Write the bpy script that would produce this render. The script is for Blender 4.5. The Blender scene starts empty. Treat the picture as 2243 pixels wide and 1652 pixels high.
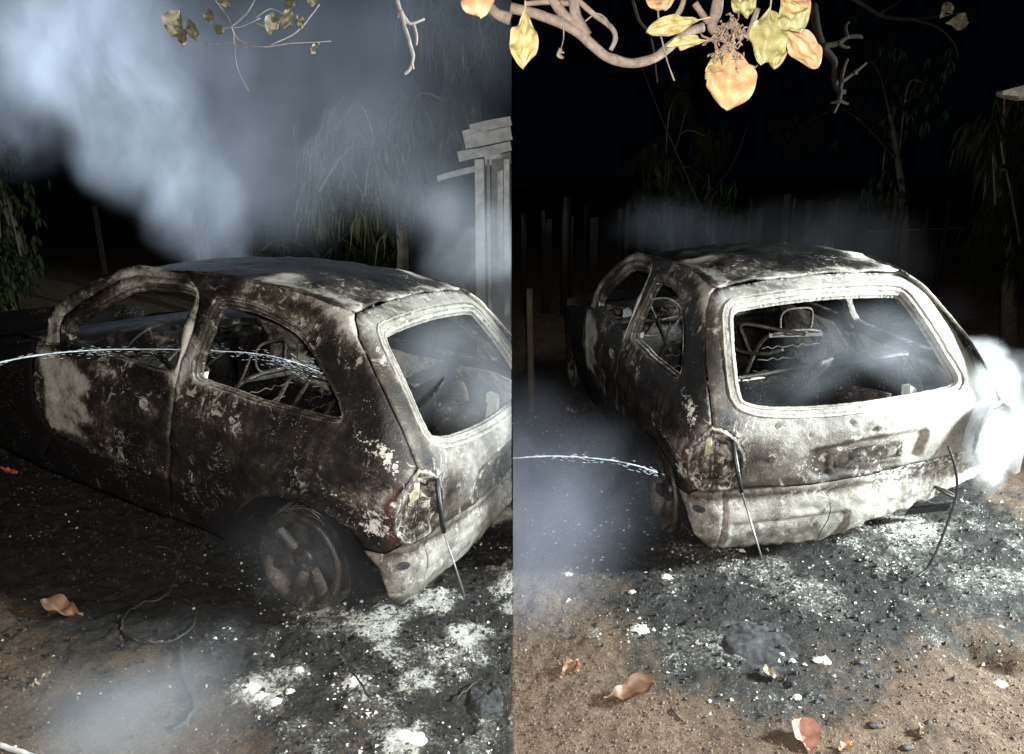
import bpy, bmesh, math, random
import numpy as np
from mathutils import Vector, Matrix, noise
from mathutils.geometry import delaunay_2d_cdt
PI = math.pi
rnd = random.Random(7)
sc = bpy.context.scene

# ------------------------------------------------------------------ camera, night sky, lamps, exposure
cd = bpy.data.cameras.new('camera'); cam = bpy.data.objects.new('camera', cd)
sc.collection.objects.link(cam); sc.camera = cam
CAM_H, CAM_P, CAM_F = 1.8804, 0.28352, 2272.6
cd.sensor_fit = 'HORIZONTAL'; cd.sensor_width = 36; cd.lens = 36 * CAM_F / 3264
cam.location = (0, 0, CAM_H); cam.rotation_euler = (PI / 2 - CAM_P, 0, 0)
cd.clip_start = .05; cd.clip_end = 400

wd = bpy.data.worlds.new('World'); sc.world = wd; wd.use_nodes = True
wb = wd.node_tree.nodes['Background']
wb.inputs[0].default_value = (.10, .16, .26, 1); wb.inputs[1].default_value = .004

def lamp(name, kind, loc, target, power, col, size=.05, angle=None, blend=.6):
    l = bpy.data.lights.new(name, kind); o = bpy.data.objects.new(name, l); sc.collection.objects.link(o)
    l.energy = power; l.color = col
    if kind == 'SPOT':
        l.spot_size = angle; l.spot_blend = blend; l.shadow_soft_size = size
    elif kind == 'POINT':
        l.shadow_soft_size = size
    o.location = loc
    o.rotation_euler = (Vector(target) - Vector(loc)).to_track_quat('-Z', 'Y').to_euler()
    return o
# the fire crew's floodlight, standing to the right of the frame
lamp('floodlight', 'SPOT', (4.7, 2.2, 2.15), (.9, 2.9, .2), 3200, (.86, .97, .98), .28, math.radians(78), .45)
# unseen lamp added off to the left to brighten the smoke column
lamp('added_smoke_spot', 'SPOT', (-7.4, 3.4, .9), (-2.6, 6.1, 3.2), 5600, (.74, .85, .97), .06, math.radians(52), .8)
# the telephone's own flash beside its lens
lamp('phone_flash', 'SPOT', (.03, -.02, CAM_H + .03), (0, 3.2, .75), 420, (1.0, .95, .88), .012, math.radians(125), .9)

sc.view_settings.view_transform = 'Standard'; sc.view_settings.look = 'None'
sc.view_settings.exposure = .2; sc.view_settings.gamma = 1
sc.cycles.use_denoising = True
sc.cycles.max_bounces = 5; sc.cycles.volume_bounces = 1; sc.cycles.transparent_max_bounces = 12
sc.cycles.volume_step_rate = 1.5; sc.cycles.volume_max_steps = 48
sc.cycles.use_adaptive_sampling = True; sc.cycles.adaptive_threshold = .03

# ------------------------------------------------------------------ helpers
COL = sc.collection
def empty(name, loc=(0, 0, 0)):
    o = bpy.data.objects.new(name, None); COL.objects.link(o); o.location = loc; o.empty_display_size = .1
    return o
def tag(o, label=None, cat=None, group=None, kind=None):
    if label: o['label'] = label
    if cat: o['category'] = cat
    if group: o['group'] = group
    if kind: o['kind'] = kind
    return o
def mesh_obj(name, verts, faces, mat, parent=None, smooth=True, attrs=None):
    me = bpy.data.meshes.new(name)
    me.from_pydata([tuple(v) for v in verts], [], [tuple(f) for f in faces]); me.update()
    if smooth: me.polygons.foreach_set('use_smooth', [True] * len(me.polygons))
    for k, a in (attrs or {}).items():
        at = me.attributes.new(k, 'FLOAT', 'POINT'); at.data.foreach_set('value', np.asarray(a, np.float32))
    o = bpy.data.objects.new(name, me); COL.objects.link(o); o.parent = parent
    if mat: me.materials.append(mat)
    return o
class MB:
    def __init__(s): s.v = []; s.f = []
    def add(s, v, f):
        n = len(s.v); s.v += [tuple(p) for p in v]; s.f += [tuple(i + n for i in q) for q in f]; return s
    def box(s, c, d, R=None, jit=0):
        c = Vector(c); vs = []
        for k in range(8):
            p = Vector(((k & 1) - .5, ((k >> 1) & 1) - .5, (k >> 2) - .5)); p = Vector((p.x * d[0], p.y * d[1], p.z * d[2]))
            if jit: p += Vector([rnd.uniform(-jit, jit) for _ in range(3)])
            if R is not None: p = R @ p
            vs.append(c + p)
        return s.add(vs, [(0, 2, 3, 1), (4, 5, 7, 6), (0, 1, 5, 4), (2, 6, 7, 3), (0, 4, 6, 2), (1, 3, 7, 5)])
    def tube(s, pts, r, n=8, caps=True, closed=False):
        pts = [Vector(p) for p in pts]; m = len(pts); R = r if isinstance(r, (list, tuple)) else [r] * m
        vs = []; up = None
        for i, p in enumerate(pts):
            a = pts[(i - 1) % m] if closed or i else p; b = pts[(i + 1) % m] if closed or i < m - 1 else p
            t = (b - a).normalized() if (b - a).length > 1e-9 else Vector((0, 0, 1))
            if up is None:
                up = Vector((0, 0, 1)) if abs(t.z) < .9 else Vector((1, 0, 0))
            x = t.cross(up)
            if x.length < 1e-4: x = t.orthogonal()
            x.normalize(); y = x.cross(t).normalized(); up = y
            for k in range(n):
                g = 2 * PI * k / n; vs.append(p + (x * math.cos(g) + y * math.sin(g)) * R[i])
        fs = []
        for i in range(m if closed else m - 1):
            j = (i + 1) % m
            for k in range(n):
                k2 = (k + 1) % n; fs.append((i * n + k, i * n + k2, j * n + k2, j * n + k))
        if caps and not closed:
            fs.append(tuple(range(n - 1, -1, -1))); fs.append(tuple((m - 1) * n + k for k in range(n)))
        return s.add(vs, fs)
    def build(s, name, mat, parent=None, smooth=False):
        return mesh_obj(name, s.v, s.f, mat, parent, smooth)
def fbm(p, o=4): return noise.fractal(p, 1.0, 2.0, o)
def sm(a, b, x):
    t = np.clip((np.asarray(x, float) - a) / (b - a), 0, 1); return t * t * (3 - 2 * t)
def curve(pts, n=6):
    P = [Vector(p) for p in pts]; out = []
    for i in range(len(P) - 1):
        a, b, c, d = P[max(i - 1, 0)], P[i], P[i + 1], P[min(i + 2, len(P) - 1)]
        for k in range(n):
            t = k / n
            out.append(.5 * ((2 * b) + (c - a) * t + (2 * a - 5 * b + 4 * c - d) * t * t + (3 * b - a - 3 * c + d) * t ** 3))
    out.append(P[-1]); return out
def at(px, py, dep):
    """world point seen at full-picture position px, py (2243 x 1652 grid) at distance dep in front of the lens"""
    X = (px - 1121.5) * 1.4552 / CAM_F * dep; U = -(py - 826) * 1.4552 / CAM_F * dep
    c, s = math.cos(CAM_P), math.sin(CAM_P)
    return Vector((X, dep * c + U * s, CAM_H - dep * s + U * c))

# ------------------------------------------------------------------ materials
def new_mat(name):
    m = bpy.data.materials.new(name); m.use_nodes = True
    nt = m.node_tree; b = nt.nodes['Principled BSDF']
    return m, nt, b
def N(nt, t, **k):
    n = nt.nodes.new(t)
    for a, v in k.items():
        if a.startswith('i_'): n.inputs[a[2:].replace('_', ' ')].default_value = v
        else: setattr(n, a, v)
    return n
def L(nt, a, b): nt.links.new(a, b)
def tex(nt, scale, detail=6, rough=.6, vec=None, dist=0):
    n = N(nt, 'ShaderNodeTexNoise'); n.inputs['Scale'].default_value = scale
    n.inputs['Detail'].default_value = detail; n.inputs['Roughness'].default_value = rough
    n.inputs['Distortion'].default_value = dist
    if vec: L(nt, vec, n.inputs['Vector'])
    return n.outputs['Fac']
def mth(nt, op, a, b=None, c=None, clamp=False):
    n = N(nt, 'ShaderNodeMath', operation=op); n.use_clamp = clamp
    for i, v in enumerate((a, b, c)):
        if v is None: continue
        if isinstance(v, (int, float)): n.inputs[i].default_value = v
        else: L(nt, v, n.inputs[i])
    return n.outputs[0]
def ramp(nt, fac, stops, interp='LINEAR'):
    n = N(nt, 'ShaderNodeValToRGB'); r = n.color_ramp; r.interpolation = interp
    while len(r.elements) < len(stops): r.elements.new(.5)
    for e, (p, c) in zip(r.elements, stops):
        e.position = p; e.color = (c[0], c[1], c[2], 1) if isinstance(c, (tuple, list)) else (c, c, c, 1)
    L(nt, fac, n.inputs[0]); return n.outputs[0]
def mix(nt, f, a, b):
    n = N(nt, 'ShaderNodeMix', data_type='RGBA')
    if isinstance(f, (int, float)): n.inputs[0].default_value = f
    else: L(nt, f, n.inputs[0])
    for i, v in ((6, a), (7, b)):
        if isinstance(v, tuple): n.inputs[i].default_value = (*v, 1)
        else: L(nt, v, n.inputs[i])
    return n.outputs[2]
def bump(nt, b, h, s=.4, d=.01):
    n = N(nt, 'ShaderNodeBump'); n.inputs['Strength'].default_value = s; n.inputs['Distance'].default_value = d
    L(nt, h, n.inputs['Height']); L(nt, n.outputs[0], b.inputs['Normal'])
def attr(nt, name): return N(nt, 'ShaderNodeAttribute', attribute_name=name).outputs['Fac']
def objco(nt): return N(nt, 'ShaderNodeTexCoord').outputs['Object']

def burnt(name, base=0.0, use_attr=True, pale=(.60, .57, .50), contrast=1.0, r0=.42):
    m, nt, b = new_mat(name); co = objco(nt)
    big = tex(nt, 3.2, 9, .68, co, .6); fine = tex(nt, 26, 9, .72, co, .3); grit = tex(nt, 130, 4, .6, co)
    f = mth(nt, 'MULTIPLY_ADD', mth(nt, 'SUBTRACT', big, .5), 1.9 * contrast, attr(nt, 'ash') if use_attr else base)
    if use_attr: f = mth(nt, 'ADD', f, base)
    f = mth(nt, 'MULTIPLY_ADD', mth(nt, 'SUBTRACT', fine, .5), 1.0 * contrast, f)
    f = mth(nt, 'MULTIPLY_ADD', mth(nt, 'SUBTRACT', grit, .5), .40 * contrast, f)
    col = ramp(nt, f, [(0, (.010, .009, .009)), (.22, (.022, .018, .016)), (.40, (.056, .042, .033)), (.52, (.14, .125, .11)),
                       (.64, (.30, .28, .25)), (.82, (.46, .44, .39)), (1, pale)])
    # heat-flaked rust
    rn = tex(nt, 9, 8, .7, co, .8)
    rf = ramp(nt, mth(nt, 'ADD', mth(nt, 'MULTIPLY', attr(nt, 'rust'), .55), mth(nt, 'MULTIPLY', mth(nt, 'SUBTRACT', rn, .5), .9)), [(.30, 0.0), (.40, 1.0)])
    rsc = ramp(nt, tex(nt, 38, 7, .7, co, 1.0), [(.52, 0.0), (.58, 1.0)])
    col = mix(nt, mth(nt, 'MULTIPLY', rf, mth(nt, 'SUBTRACT', 1.0, mth(nt, 'MULTIPLY', rsc, .8))), col, mix(nt, fine, (.022, .010, .008), (.10, .034, .022)))
    # curled edges of blistered paint: thin pale contour lines
    pk = mth(nt, 'ABSOLUTE', mth(nt, 'SUBTRACT', tex(nt, 11, 8, .62, co, 1.2), .5))
    pe = mth(nt, 'MULTIPLY', ramp(nt, pk, [(.004, 1.0), (.012, 0.0)]), ramp(nt, tex(nt, 4, 4, .6, co), [(.50, 0.0), (.64, .45)]))
    pe = mth(nt, 'MULTIPLY', pe, ramp(nt, tex(nt, 60, 4, .6, co), [(.42, 0.0), (.60, 1.0)]))
    col = mix(nt, pe, col, (.50, .46, .41))
    # white flecks of ash sticking to the metal
    vo = N(nt, 'ShaderNodeTexVoronoi'); vo.inputs['Scale'].default_value = 70; L(nt, co, vo.inputs['Vector'])
    fl = mth(nt, 'MULTIPLY', ramp(nt, vo.outputs['Distance'], [(.10, 1.0), (.18, 0.0)]), ramp(nt, tex(nt, 7, 5, .6, co), [(.53, 0.0), (.60, 1.0)]))
    col = mix(nt, mth(nt, 'MULTIPLY', fl, .8), col, (.60, .57, .52))
    if use_attr:
        cr = ramp(nt, tex(nt, 17, 10, .74, co, .9), [(.555, 0.0), (.585, 1.0)])
        cr = mth(nt, 'MULTIPLY', cr, ramp(nt, mth(nt, 'MULTIPLY_ADD', attr(nt, 'ash'), .22, tex(nt, 3.4, 5, .6, co)), [(.54, 0.0), (.62, .8)]))
        col = mix(nt, cr, col, mix(nt, grit, (.30, .275, .24), (.62, .60, .55)))
        pf = attr(nt, 'fleck')
        wn = ramp(nt, mth(nt, 'MULTIPLY_ADD', pf, .35, tex(nt, 45, 6, .7, co)), [(.70, 0.0), (.76, 1.0)])
        col = mix(nt, wn, col, (.75, .73, .68))
    L(nt, col, b.inputs['Base Color'])
    L(nt, ramp(nt, f, [(.1, r0), (.5, .62), (.9, .72)]), b.inputs['Roughness'])
    b.inputs['Metallic'].default_value = .15
    h = mth(nt, 'ADD', mth(nt, 'MULTIPLY', fine, .6), mth(nt, 'MULTIPLY', grit, .35))
    h = mth(nt, 'ADD', h, mth(nt, 'MULTIPLY', big, .8)); h = mth(nt, 'ADD', h, mth(nt, 'MULTIPLY', pe, .35))
    b.inputs['Specular IOR Level'].default_value = .5 if r0 < .7 else .12
    bump(nt, b, h, .55, .012)
    return m
M_BODY = burnt('burnt_sheet_metal')
M_IN = burnt('sooty_inner_metal', .10)
M_FRAME = burnt('scaled_steel_tube', .34, False, contrast=.8)
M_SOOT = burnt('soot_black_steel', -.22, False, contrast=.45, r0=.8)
M_GATE = burnt('grey_fired_sheet_metal', .0, True, pale=(.52, .56, .56), contrast=.40)
M_RIM = burnt('burnt_alloy', .27, False, pale=(.5, .5, .48), contrast=.8, r0=.25)
for m in (M_FRAME, M_SOOT, M_RIM):
    pass

def simple(name, col, rough=.8, var=.3, scale=20, bumpd=.003, col2=None, metallic=0):
    m, nt, b = new_mat(name); co = objco(nt); n = tex(nt, scale, 7, .65, co, .3)
    c2 = col2 or tuple(c * (1 - var) for c in col)
    L(nt, mix(nt, ramp(nt, n, [(.35, 0.0), (.65, 1.0)]), c2, col), b.inputs['Base Color'])
    b.inputs['Roughness'].default_value = rough; b.inputs['Metallic'].default_value = metallic
    bump(nt, b, tex(nt, scale * 3, 6, .7, co), .5, bumpd)
    return m
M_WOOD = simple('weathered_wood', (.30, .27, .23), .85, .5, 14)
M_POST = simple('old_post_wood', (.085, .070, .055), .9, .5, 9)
M_BARK = simple('grey_brown_bark', (.19, .145, .115), .85, .5, 45, .004)
M_TWIG = simple('dry_twig_bark', (.30, .27, .26), .85, .4, 40)
M_DIM = simple('night_darkened_bark', (.018, .015, .012), .9, .4, 40)  # bark and wood with the darkness of distance put into the colour
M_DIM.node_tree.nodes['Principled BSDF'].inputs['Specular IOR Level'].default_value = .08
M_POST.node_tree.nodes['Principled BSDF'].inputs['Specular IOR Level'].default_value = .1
M_CHAR = simple('charred_rubber', (.014, .014, .015), .6, .6, 30, .01, (.06, .06, .06))
M_MAT = simple('charred_padding', (.016, .016, .018), .8, .6, 55, .012, (.06, .06, .062))
M_ASHW = simple('white_ash_flake', (.72, .71, .66), .9, .25, 60, .004)
M_CABLE = simple('black_cable', (.015, .015, .016), .35, .3, 30)
M_STEEL = simple('grey_steel_rod', (.30, .30, .30), .35, .4, 60, .001, metallic=.7)
M_WIRE = simple('bare_wire', (.22, .21, .20), .4, .5, 60, .001, metallic=.6)

def leaf_mat(name, c1, c2, vein, trans=.25):
    m, nt, b = new_mat(name); co = objco(nt)
    a = tex(nt, 9, 5, .6, co, .5); g = tex(nt, 70, 6, .7, co)
    col = mix(nt, ramp(nt, a, [(.38, 0.0), (.62, 1.0)]), c1, c2)
    col = mix(nt, ramp(nt, g, [(.62, 0.0), (.74, .7)]), col, tuple(v * .45 for v in c2))
    v = attr(nt, 'vein')
    col = mix(nt, mth(nt, 'MULTIPLY', v, .65), col, vein)
    L(nt, col, b.inputs['Base Color']); b.inputs['Roughness'].default_value = .5
    bump(nt, b, mth(nt, 'ADD', mth(nt, 'MULTIPLY', v, .8), mth(nt, 'MULTIPLY', g, .4)), .6, .003)
    return m
M_LEAF_Y = leaf_mat('yellow_leaf', (.38, .28, .115), (.26, .22, .085), (.46, .38, .21))
M_LEAF_O = leaf_mat('orange_leaf', (.42, .26, .125), (.33, .18, .10), (.48, .35, .19))
M_LEAF_G = leaf_mat('greenish_leaf', (.22, .22, .09), (.30, .25, .10), (.38, .35, .19))
M_LEAF_D = leaf_mat('dry_brown_leaf', (.23, .125, .075), (.14, .075, .045), (.32, .21, .14))
M_LEAF_P = leaf_mat('pale_hazy_leaf', (.24, .21, .14), (.17, .15, .10), (.30, .27, .19))
M_LEAF_R = leaf_mat('reddish_leaf', (.55, .12, .05), (.36, .07, .03), (.6, .2, .1))
def foliage(name, c1, c2):
    m, nt, b = new_mat(name); oi = N(nt, 'ShaderNodeTexCoord').outputs['Object']
    L(nt, mix(nt, tex(nt, 2.5, 4, .6, oi), c1, c2), b.inputs['Base Color']); b.inputs['Roughness'].default_value = .8; b.inputs['Specular IOR Level'].default_value = .08
    return m
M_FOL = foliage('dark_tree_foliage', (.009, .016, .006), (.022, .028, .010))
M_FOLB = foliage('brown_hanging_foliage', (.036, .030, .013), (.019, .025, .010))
M_FOLC = foliage('dim_hanging_foliage', (.011, .010, .004), (.006, .008, .004))  # darker copy of the hanging foliage, night dimness put into its colour

# ------------------------------------------------------------------ the wreck's placement in each half of the yard
def rotm(z, x, y): return Matrix.Rotation(z, 4, 'Z') @ Matrix.Rotation(x, 4, 'X') @ Matrix.Rotation(y, 4, 'Y')
POSE_L = (-0.74003, 3.47793, 2.69445, .062859, -.087333, -.093467)
POSE_R = (1.54091, 3.71742, 1.68906, -.050761, -.013417, -.029047)
def posem(p): return Matrix.Translation((p[0], p[1], p[5])) @ rotm(p[2], p[3], p[4])
ML, MR = posem(POSE_L), posem(POSE_R)
MLi, MRi = ML.inverted(), MR.inverted()
GZ = .055
def plane_z(Mx, x, y):
    o = Mx @ Vector((0, 0, GZ)); n = (Mx.to_3x3() @ Vector((0, 0, 1)))
    return o.z - (n.x * (x - o.x) + n.y * (y - o.y)) / n.z
_gl = [plane_z(ML, 0, 0), plane_z(ML, 1, 0) - plane_z(ML, 0, 0), plane_z(ML, 0, 1) - plane_z(ML, 0, 0)]
_gr = [plane_z(MR, 0, 0), plane_z(MR, 1, 0) - plane_z(MR, 0, 0), plane_z(MR, 0, 1) - plane_z(MR, 0, 0)]
def gz0(x, y):
    x = np.asarray(x, float); y = np.asarray(y, float)
    xs = 4.5 * np.tanh(x / 4.5); ys = np.where(y > 6, 6 + 3 * np.tanh((y - 6) / 3), np.where(y < 0, 0, y))
    a = _gl[0] + _gl[1] * xs + _gl[2] * ys; b = _gr[0] + _gr[1] * xs + _gr[2] * ys
    w = sm(-.22, .22, x); return a * (1 - w) + b * w
# ------------------------------------------------------------------ vector noise for large grids
def _h(i, j, s):
    n = (i * 374761393 + j * 668265263 + s * 1442695041) & 0xffffffff
    n = ((n ^ (n >> 13)) * 1274126177) & 0xffffffff
    return ((n ^ (n >> 16)) & 0xffff) / 65535.0
def vnoise(x, y, s=0):
    xi = np.floor(x).astype(np.int64); yi = np.floor(y).astype(np.int64); fx = x - xi; fy = y - yi
    fx = fx * fx * (3 - 2 * fx); fy = fy * fy * (3 - 2 * fy)
    a = _h(xi, yi, s); b = _h(xi + 1, yi, s); c = _h(xi, yi + 1, s); d = _h(xi + 1, yi + 1, s)
    return (a * (1 - fx) + b * fx) * (1 - fy) + (c * (1 - fx) + d * fx) * fy
def vfbm(x, y, f, o=4, s=0):
    t = 0; a = .5; n = 0
    for k in range(o):
        t = t + a * vnoise(x * f + 17.3 * k, y * f - 9.1 * k, s + k); n += a; a *= .5; f *= 2.03
    return t / n
def local(Mi, x, y):
    z = gz0(x, y); A = np.array(Mi)
    return A[0][0] * x + A[0][1] * y + A[0][2] * z + A[0][3], A[1][0] * x + A[1][1] * y + A[1][2] * z + A[1][3]
def car_dist(x, y):
    """distance from the wreck's outline on its own side of the yard, and position behind the wreck's rear axle"""
    lx, ly = local(MLi, x, y); rx, ry = local(MRi, x, y)
    cx = np.where(x < 0, lx, rx); cy = np.where(x < 0, ly, ry)
    dx = np.maximum(np.maximum(-.68 - cx, cx - 2.9), 0); dy = np.maximum(np.abs(cy) - .75, 0)
    return np.hypot(dx, dy), cx, cy
def ground_fields(x, y):
    d, cx, cy = car_dist(x, y)
    n1 = vfbm(x, y, 1.7, 5, 3); n2 = vfbm(x, y, 5.5, 5, 21)
    dd = d + (n1 - .5) * 1.0 + (n2 - .5) * .5 + (vfbm(x, y, 17, 3, 44) - .5) * .3
    soot = np.where(x < 0, 1 - sm(.25, 1.15, dd) * (1 - .45 * np.exp(-((x + .7) / .6) ** 2)), 1 - sm(.25, 1.10, dd))
    near = (1 - sm(.05, 1.05, dd)) * (.12 + 1.1 * sm(.38, .64, vfbm(x, y, 5.5, 5, 31)))
    behind = sm(.35, -.65, cx)                       # ash lies thick behind the tail
    ash = np.where(x < 0, near * behind * .82 + .05 * soot, near * behind * .38 + .07 * soot)
    # separate ash heaps
    for hx, hy, r, a in ASH_HEAPS:
        ash = ash + a * np.exp(-((x - hx) ** 2 + (y - hy) ** 2) / (r * r)) * (.6 + .8 * n2)
    return soot, ash, d
def ground_hit(px, py):
    a = at(px, py, 1.0); d = a - Vector((0, 0, CAM_H)); t = 1.5
    for _ in range(40):
        p = Vector((0, 0, CAM_H)) + d * t
        t += (p.z - float(gz0(p.x, p.y))) / max(-d.z, .05) * .8
    return Vector((0, 0, CAM_H)) + d * t
ASH_HEAPS = []
for px, py, r, a in ((545, 1515, .07, .9), (600, 1535, .05, .7), (655, 1480, .05, .6), (770, 1500, .09, .5), (900, 1620, .08, .8), (1040, 1640, .06, .6),
                     (1030, 1430, .10, .5), (700, 1345, .04, .4), (1395, 1385, .05, .6), (1240, 1260, .05, .5), (2050, 1400, .07, .5),
                     (1300, 1400, .07, .4), (1980, 1150, .14, .6), (1880, 1190, .12, .5), (950, 1440, .12, .4), (205, 1495, .05, .2)):
    p = ground_hit(px, py); ASH_HEAPS.append((p.x, p.y, r, a))
DIPS = []
for px, py, r, e, dz in ((2190, 1440, .085, 2.2, -.065), (2150, 1425, .05, 2.0, -.04), (2215, 1345, .05, 3.5, -.02), (2120, 1370, .10, 2.2, .015), (1900, 1255, .05, 4, -.018),
                         (1840, 1225, .05, 4, -.025), (2060, 1385, .09, 2, .012)):
    p = ground_hit(px, py); DIPS.append((p.x, p.y, r, e, dz))
def gz(x, y):
    x = np.asarray(x, float); y = np.asarray(y, float)
    soot, ash, d = ground_fields(x, y)
    z = gz0(x, y) + (vfbm(x, y, 1.1, 3, 50) - .5) * .035
    k = .35 + .65 * np.clip(soot + ash, 0, 1)
    z = z + (vfbm(x, y, 7, 4, 60) - .5) * .034 * k + (vfbm(x, y, 26, 3, 70) - .5) * .026 * k + (vfbm(x, y, 48, 2, 80) - .5) * .013
    z = z + np.clip(ash, 0, 1) * .012
    for hx, hy, r, e, dz in DIPS:
        u = (x - hx) * .86 + (y - hy) * .5 * -1; v = (x - hx) * .5 + (y - hy) * .86
        z = z + dz * np.exp(-(u / (r * e)) ** 2 - (v / r) ** 2)
    return z
def g1(x, y): return float(gz(np.array([x]), np.array([y]))[0])
def onground(px, py, lift=0):
    p = ground_hit(px, py); return Vector((p.x, p.y, g1(p.x, p.y) + lift))

def ground_mat():
    m, nt, b = new_mat('trodden_burnt_earth'); co = N(nt, 'ShaderNodeTexCoord').outputs['Object']
    big = tex(nt, 1.3, 6, .6, co); mid = tex(nt, 11, 9, .72, co, .4); fin = tex(nt, 75, 7, .75, co); g = tex(nt, 260, 3, .7, co)
    soil = ramp(nt, mth(nt, 'ADD', mth(nt, 'MULTIPLY', mid, .5), mth(nt, 'MULTIPLY', fin, .5)),
                [(.34, (.035, .024, .016)), (.46, (.105, .070, .046)), (.54, (.20, .140, .094)), (.66, (.36, .28, .20))])
    soil = mix(nt, ramp(nt, big, [(.35, 0.0), (.65, .35)]), soil, (.15, .105, .075))
    sd = ramp(nt, mth(nt, 'ADD', mth(nt, 'MULTIPLY', mid, .4), mth(nt, 'MULTIPLY', fin, .6)), [(.35, (.006, .006, .006)), (.55, (.022, .020, .018)), (.70, (.07, .062, .052))])
    sf = mth(nt, 'MULTIPLY_ADD', mth(nt, 'SUBTRACT', mid, .5), 1.6, attr(nt, 'soot'))
    c = mix(nt, ramp(nt, sf, [(.10, 0.0), (.85, 1.0)]), soil, sd)
    af = mth(nt, 'MULTIPLY_ADD', mth(nt, 'SUBTRACT', fin, .5), 3.0, mth(nt, 'MULTIPLY_ADD', mth(nt, 'SUBTRACT', mid, .5), 1.6, attr(nt, 'ashes')))
    c = mix(nt, ramp(nt, mth(nt, 'MULTIPLY_ADD', mth(nt, 'SUBTRACT', tex(nt, 38, 8, .75, co, .6), .5), 2.4, attr(nt, 'ashes')), [(.30, 0.0), (.55, .55), (.8, .8)]), c, ramp(nt, fin, [(.3, (.05, .05, .047)), (.5, (.13, .125, .11)), (.7, (.26, .25, .22))]))
    c = mix(nt, ramp(nt, af, [(.62, 0.0), (.80, .55), (1.0, 1.0)]), c, mix(nt, g, (.34, .33, .29), (.68, .67, .61)))
    vo = N(nt, 'ShaderNodeTexVoronoi'); vo.inputs['Scale'].default_value = 48; L(nt, co, vo.inputs['Vector'])
    fl = mth(nt, 'MULTIPLY', ramp(nt, vo.outputs['Distance'], [(.07, 1.0), (.12, 0.0)]), ramp(nt, tex(nt, 9, 4, .6, co), [(.50, 0.0), (.62, 1.0)]))
    c = mix(nt, mth(nt, 'MULTIPLY', fl, .7), c, (.55, .52, .45))
    L(nt, c, b.inputs['Base Color'])
    L(nt, ramp(nt, sf, [(.3, .9), (.7, .55)]), b.inputs['Roughness'])
    b.inputs['Specular IOR Level'].default_value = .35
    bump(nt, b, mth(nt, 'ADD', mth(nt, 'MULTIPLY', fin, .7), mth(nt, 'ADD', mth(nt, 'MULTIPLY', g, .25), mth(nt, 'MULTIPLY', mid, .8))), .9, .02)
    return m
def axis(lo, hi, a, b, step):
    c = list(np.arange(a, b, step)); s = step; v = b
    while v < hi: c.append(v); s *= 1.13; v += s
    s = step; v = a; l = []
    while v > lo: s *= 1.13; v -= s; l.append(v)
    return np.array(l[::-1] + c)
gx = axis(-60, 60, -3.2, 3.6, .0135); gy = axis(-12, 90, 1.25, 5.6, .0135)
GX, GY = np.meshgrid(gx, gy); fx, fy = GX.ravel(), GY.ravel()
soot_f, ash_f, _ = ground_fields(fx, fy)
GV = np.stack([fx, fy, gz(fx, fy)], 1)
nx, ny = len(gx), len(gy)
ii = (np.arange(ny - 1)[:, None] * nx + np.arange(nx - 1)[None, :]).ravel()
gf = np.stack([ii, ii + 1, ii + nx + 1, ii + nx], 1)
me = bpy.data.meshes.new('ground')
me.vertices.add(len(GV)); me.vertices.foreach_set('co', GV.ravel())
me.loops.add(gf.size); me.loops.foreach_set('vertex_index', gf.ravel())
me.polygons.add(len(gf)); me.polygons.foreach_set('loop_start', np.arange(len(gf)) * 4); me.polygons.foreach_set('loop_total', np.full(len(gf), 4))
me.update(calc_edges=True); me.polygons.foreach_set('use_smooth', [True] * len(gf))
for k, a in (('soot', soot_f), ('ashes', np.clip(ash_f, 0, 1.2))):
    t = me.attributes.new(k, 'FLOAT', 'POINT'); t.data.foreach_set('value', a.astype(np.float32))
me.materials.append(ground_mat())
ground = bpy.data.objects.new('ground', me); COL.objects.link(ground)
tag(ground, kind='structure')

# ------------------------------------------------------------------ the burnt hatchback: one surface map for sides, corners and tail
def tab(zs, ys):
    Z = np.linspace(0, 1.6, 641); Y = np.interp(Z, zs, ys); k = np.hanning(31); k /= k.sum()
    Y = np.convolve(np.pad(Y, 15, 'edge'), k, 'valid'); return lambda z: np.interp(z, Z, Y)
Wt = tab([.15, .25, .40, .55, .70, .82, .90, .95, 1.0, 1.1, 1.2, 1.3, 1.35, 1.40], [.70, .74, .775, .79, .795, .785, .76, .735, .715, .675, .63, .58, .55, .50])
Xt = tab([.15, .2, .30, .42, .50, .52, .60, .70, .80, .90, .935, 1.0, 1.1, 1.2, 1.3, 1.36, 1.40], [-.57, -.60, -.65, -.66, -.65, -.66, -.675, -.685, -.68, -.625, -.60, -.555, -.48, -.39, -.29, -.20, -.12])
Rt = tab([.2, .9, 1.0, 1.3, 1.4], [.14, .13, .10, .07, .06])
def S(q, z):
    q = np.asarray(q, float); z = np.asarray(z, float); s = np.where(q < 0, -1, 1); a = abs(q)
    w = Wt(z); r = Rt(z); xr = Xt(z); e = w - r; x1 = xr + .03 * (e / .6) ** 2
    th = np.clip((a - e) / r, 0, PI / 2)
    y = np.where(a < e, a, e + r * np.sin(th)); x = np.where(a < e, xr + .03 * (a / .6) ** 2, x1 + r * (1 - np.cos(th)))
    side = np.maximum(a - e - r * PI / 2, 0); x = x + side
    y = y - .05 * np.maximum(x - 1.5, 0) ** 2 * (side > 0) - .35 * np.maximum(x - 2.6, 0) ** 2 * (side > 0)
    y = y * s; x = x - .06 * y * np.clip((.4 - x) / .5, 0, 1)
    return np.stack([x, y, z + 0 * x], -1)
def Sn(q, z, f=S):
    h = 1e-3; a = f(q + h, z) - f(q - h, z); b = f(q, z + h) - f(q, z - h); n = np.cross(a, b)
    n /= np.linalg.norm(n, axis=-1, keepdims=True) + 1e-12; return n
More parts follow.
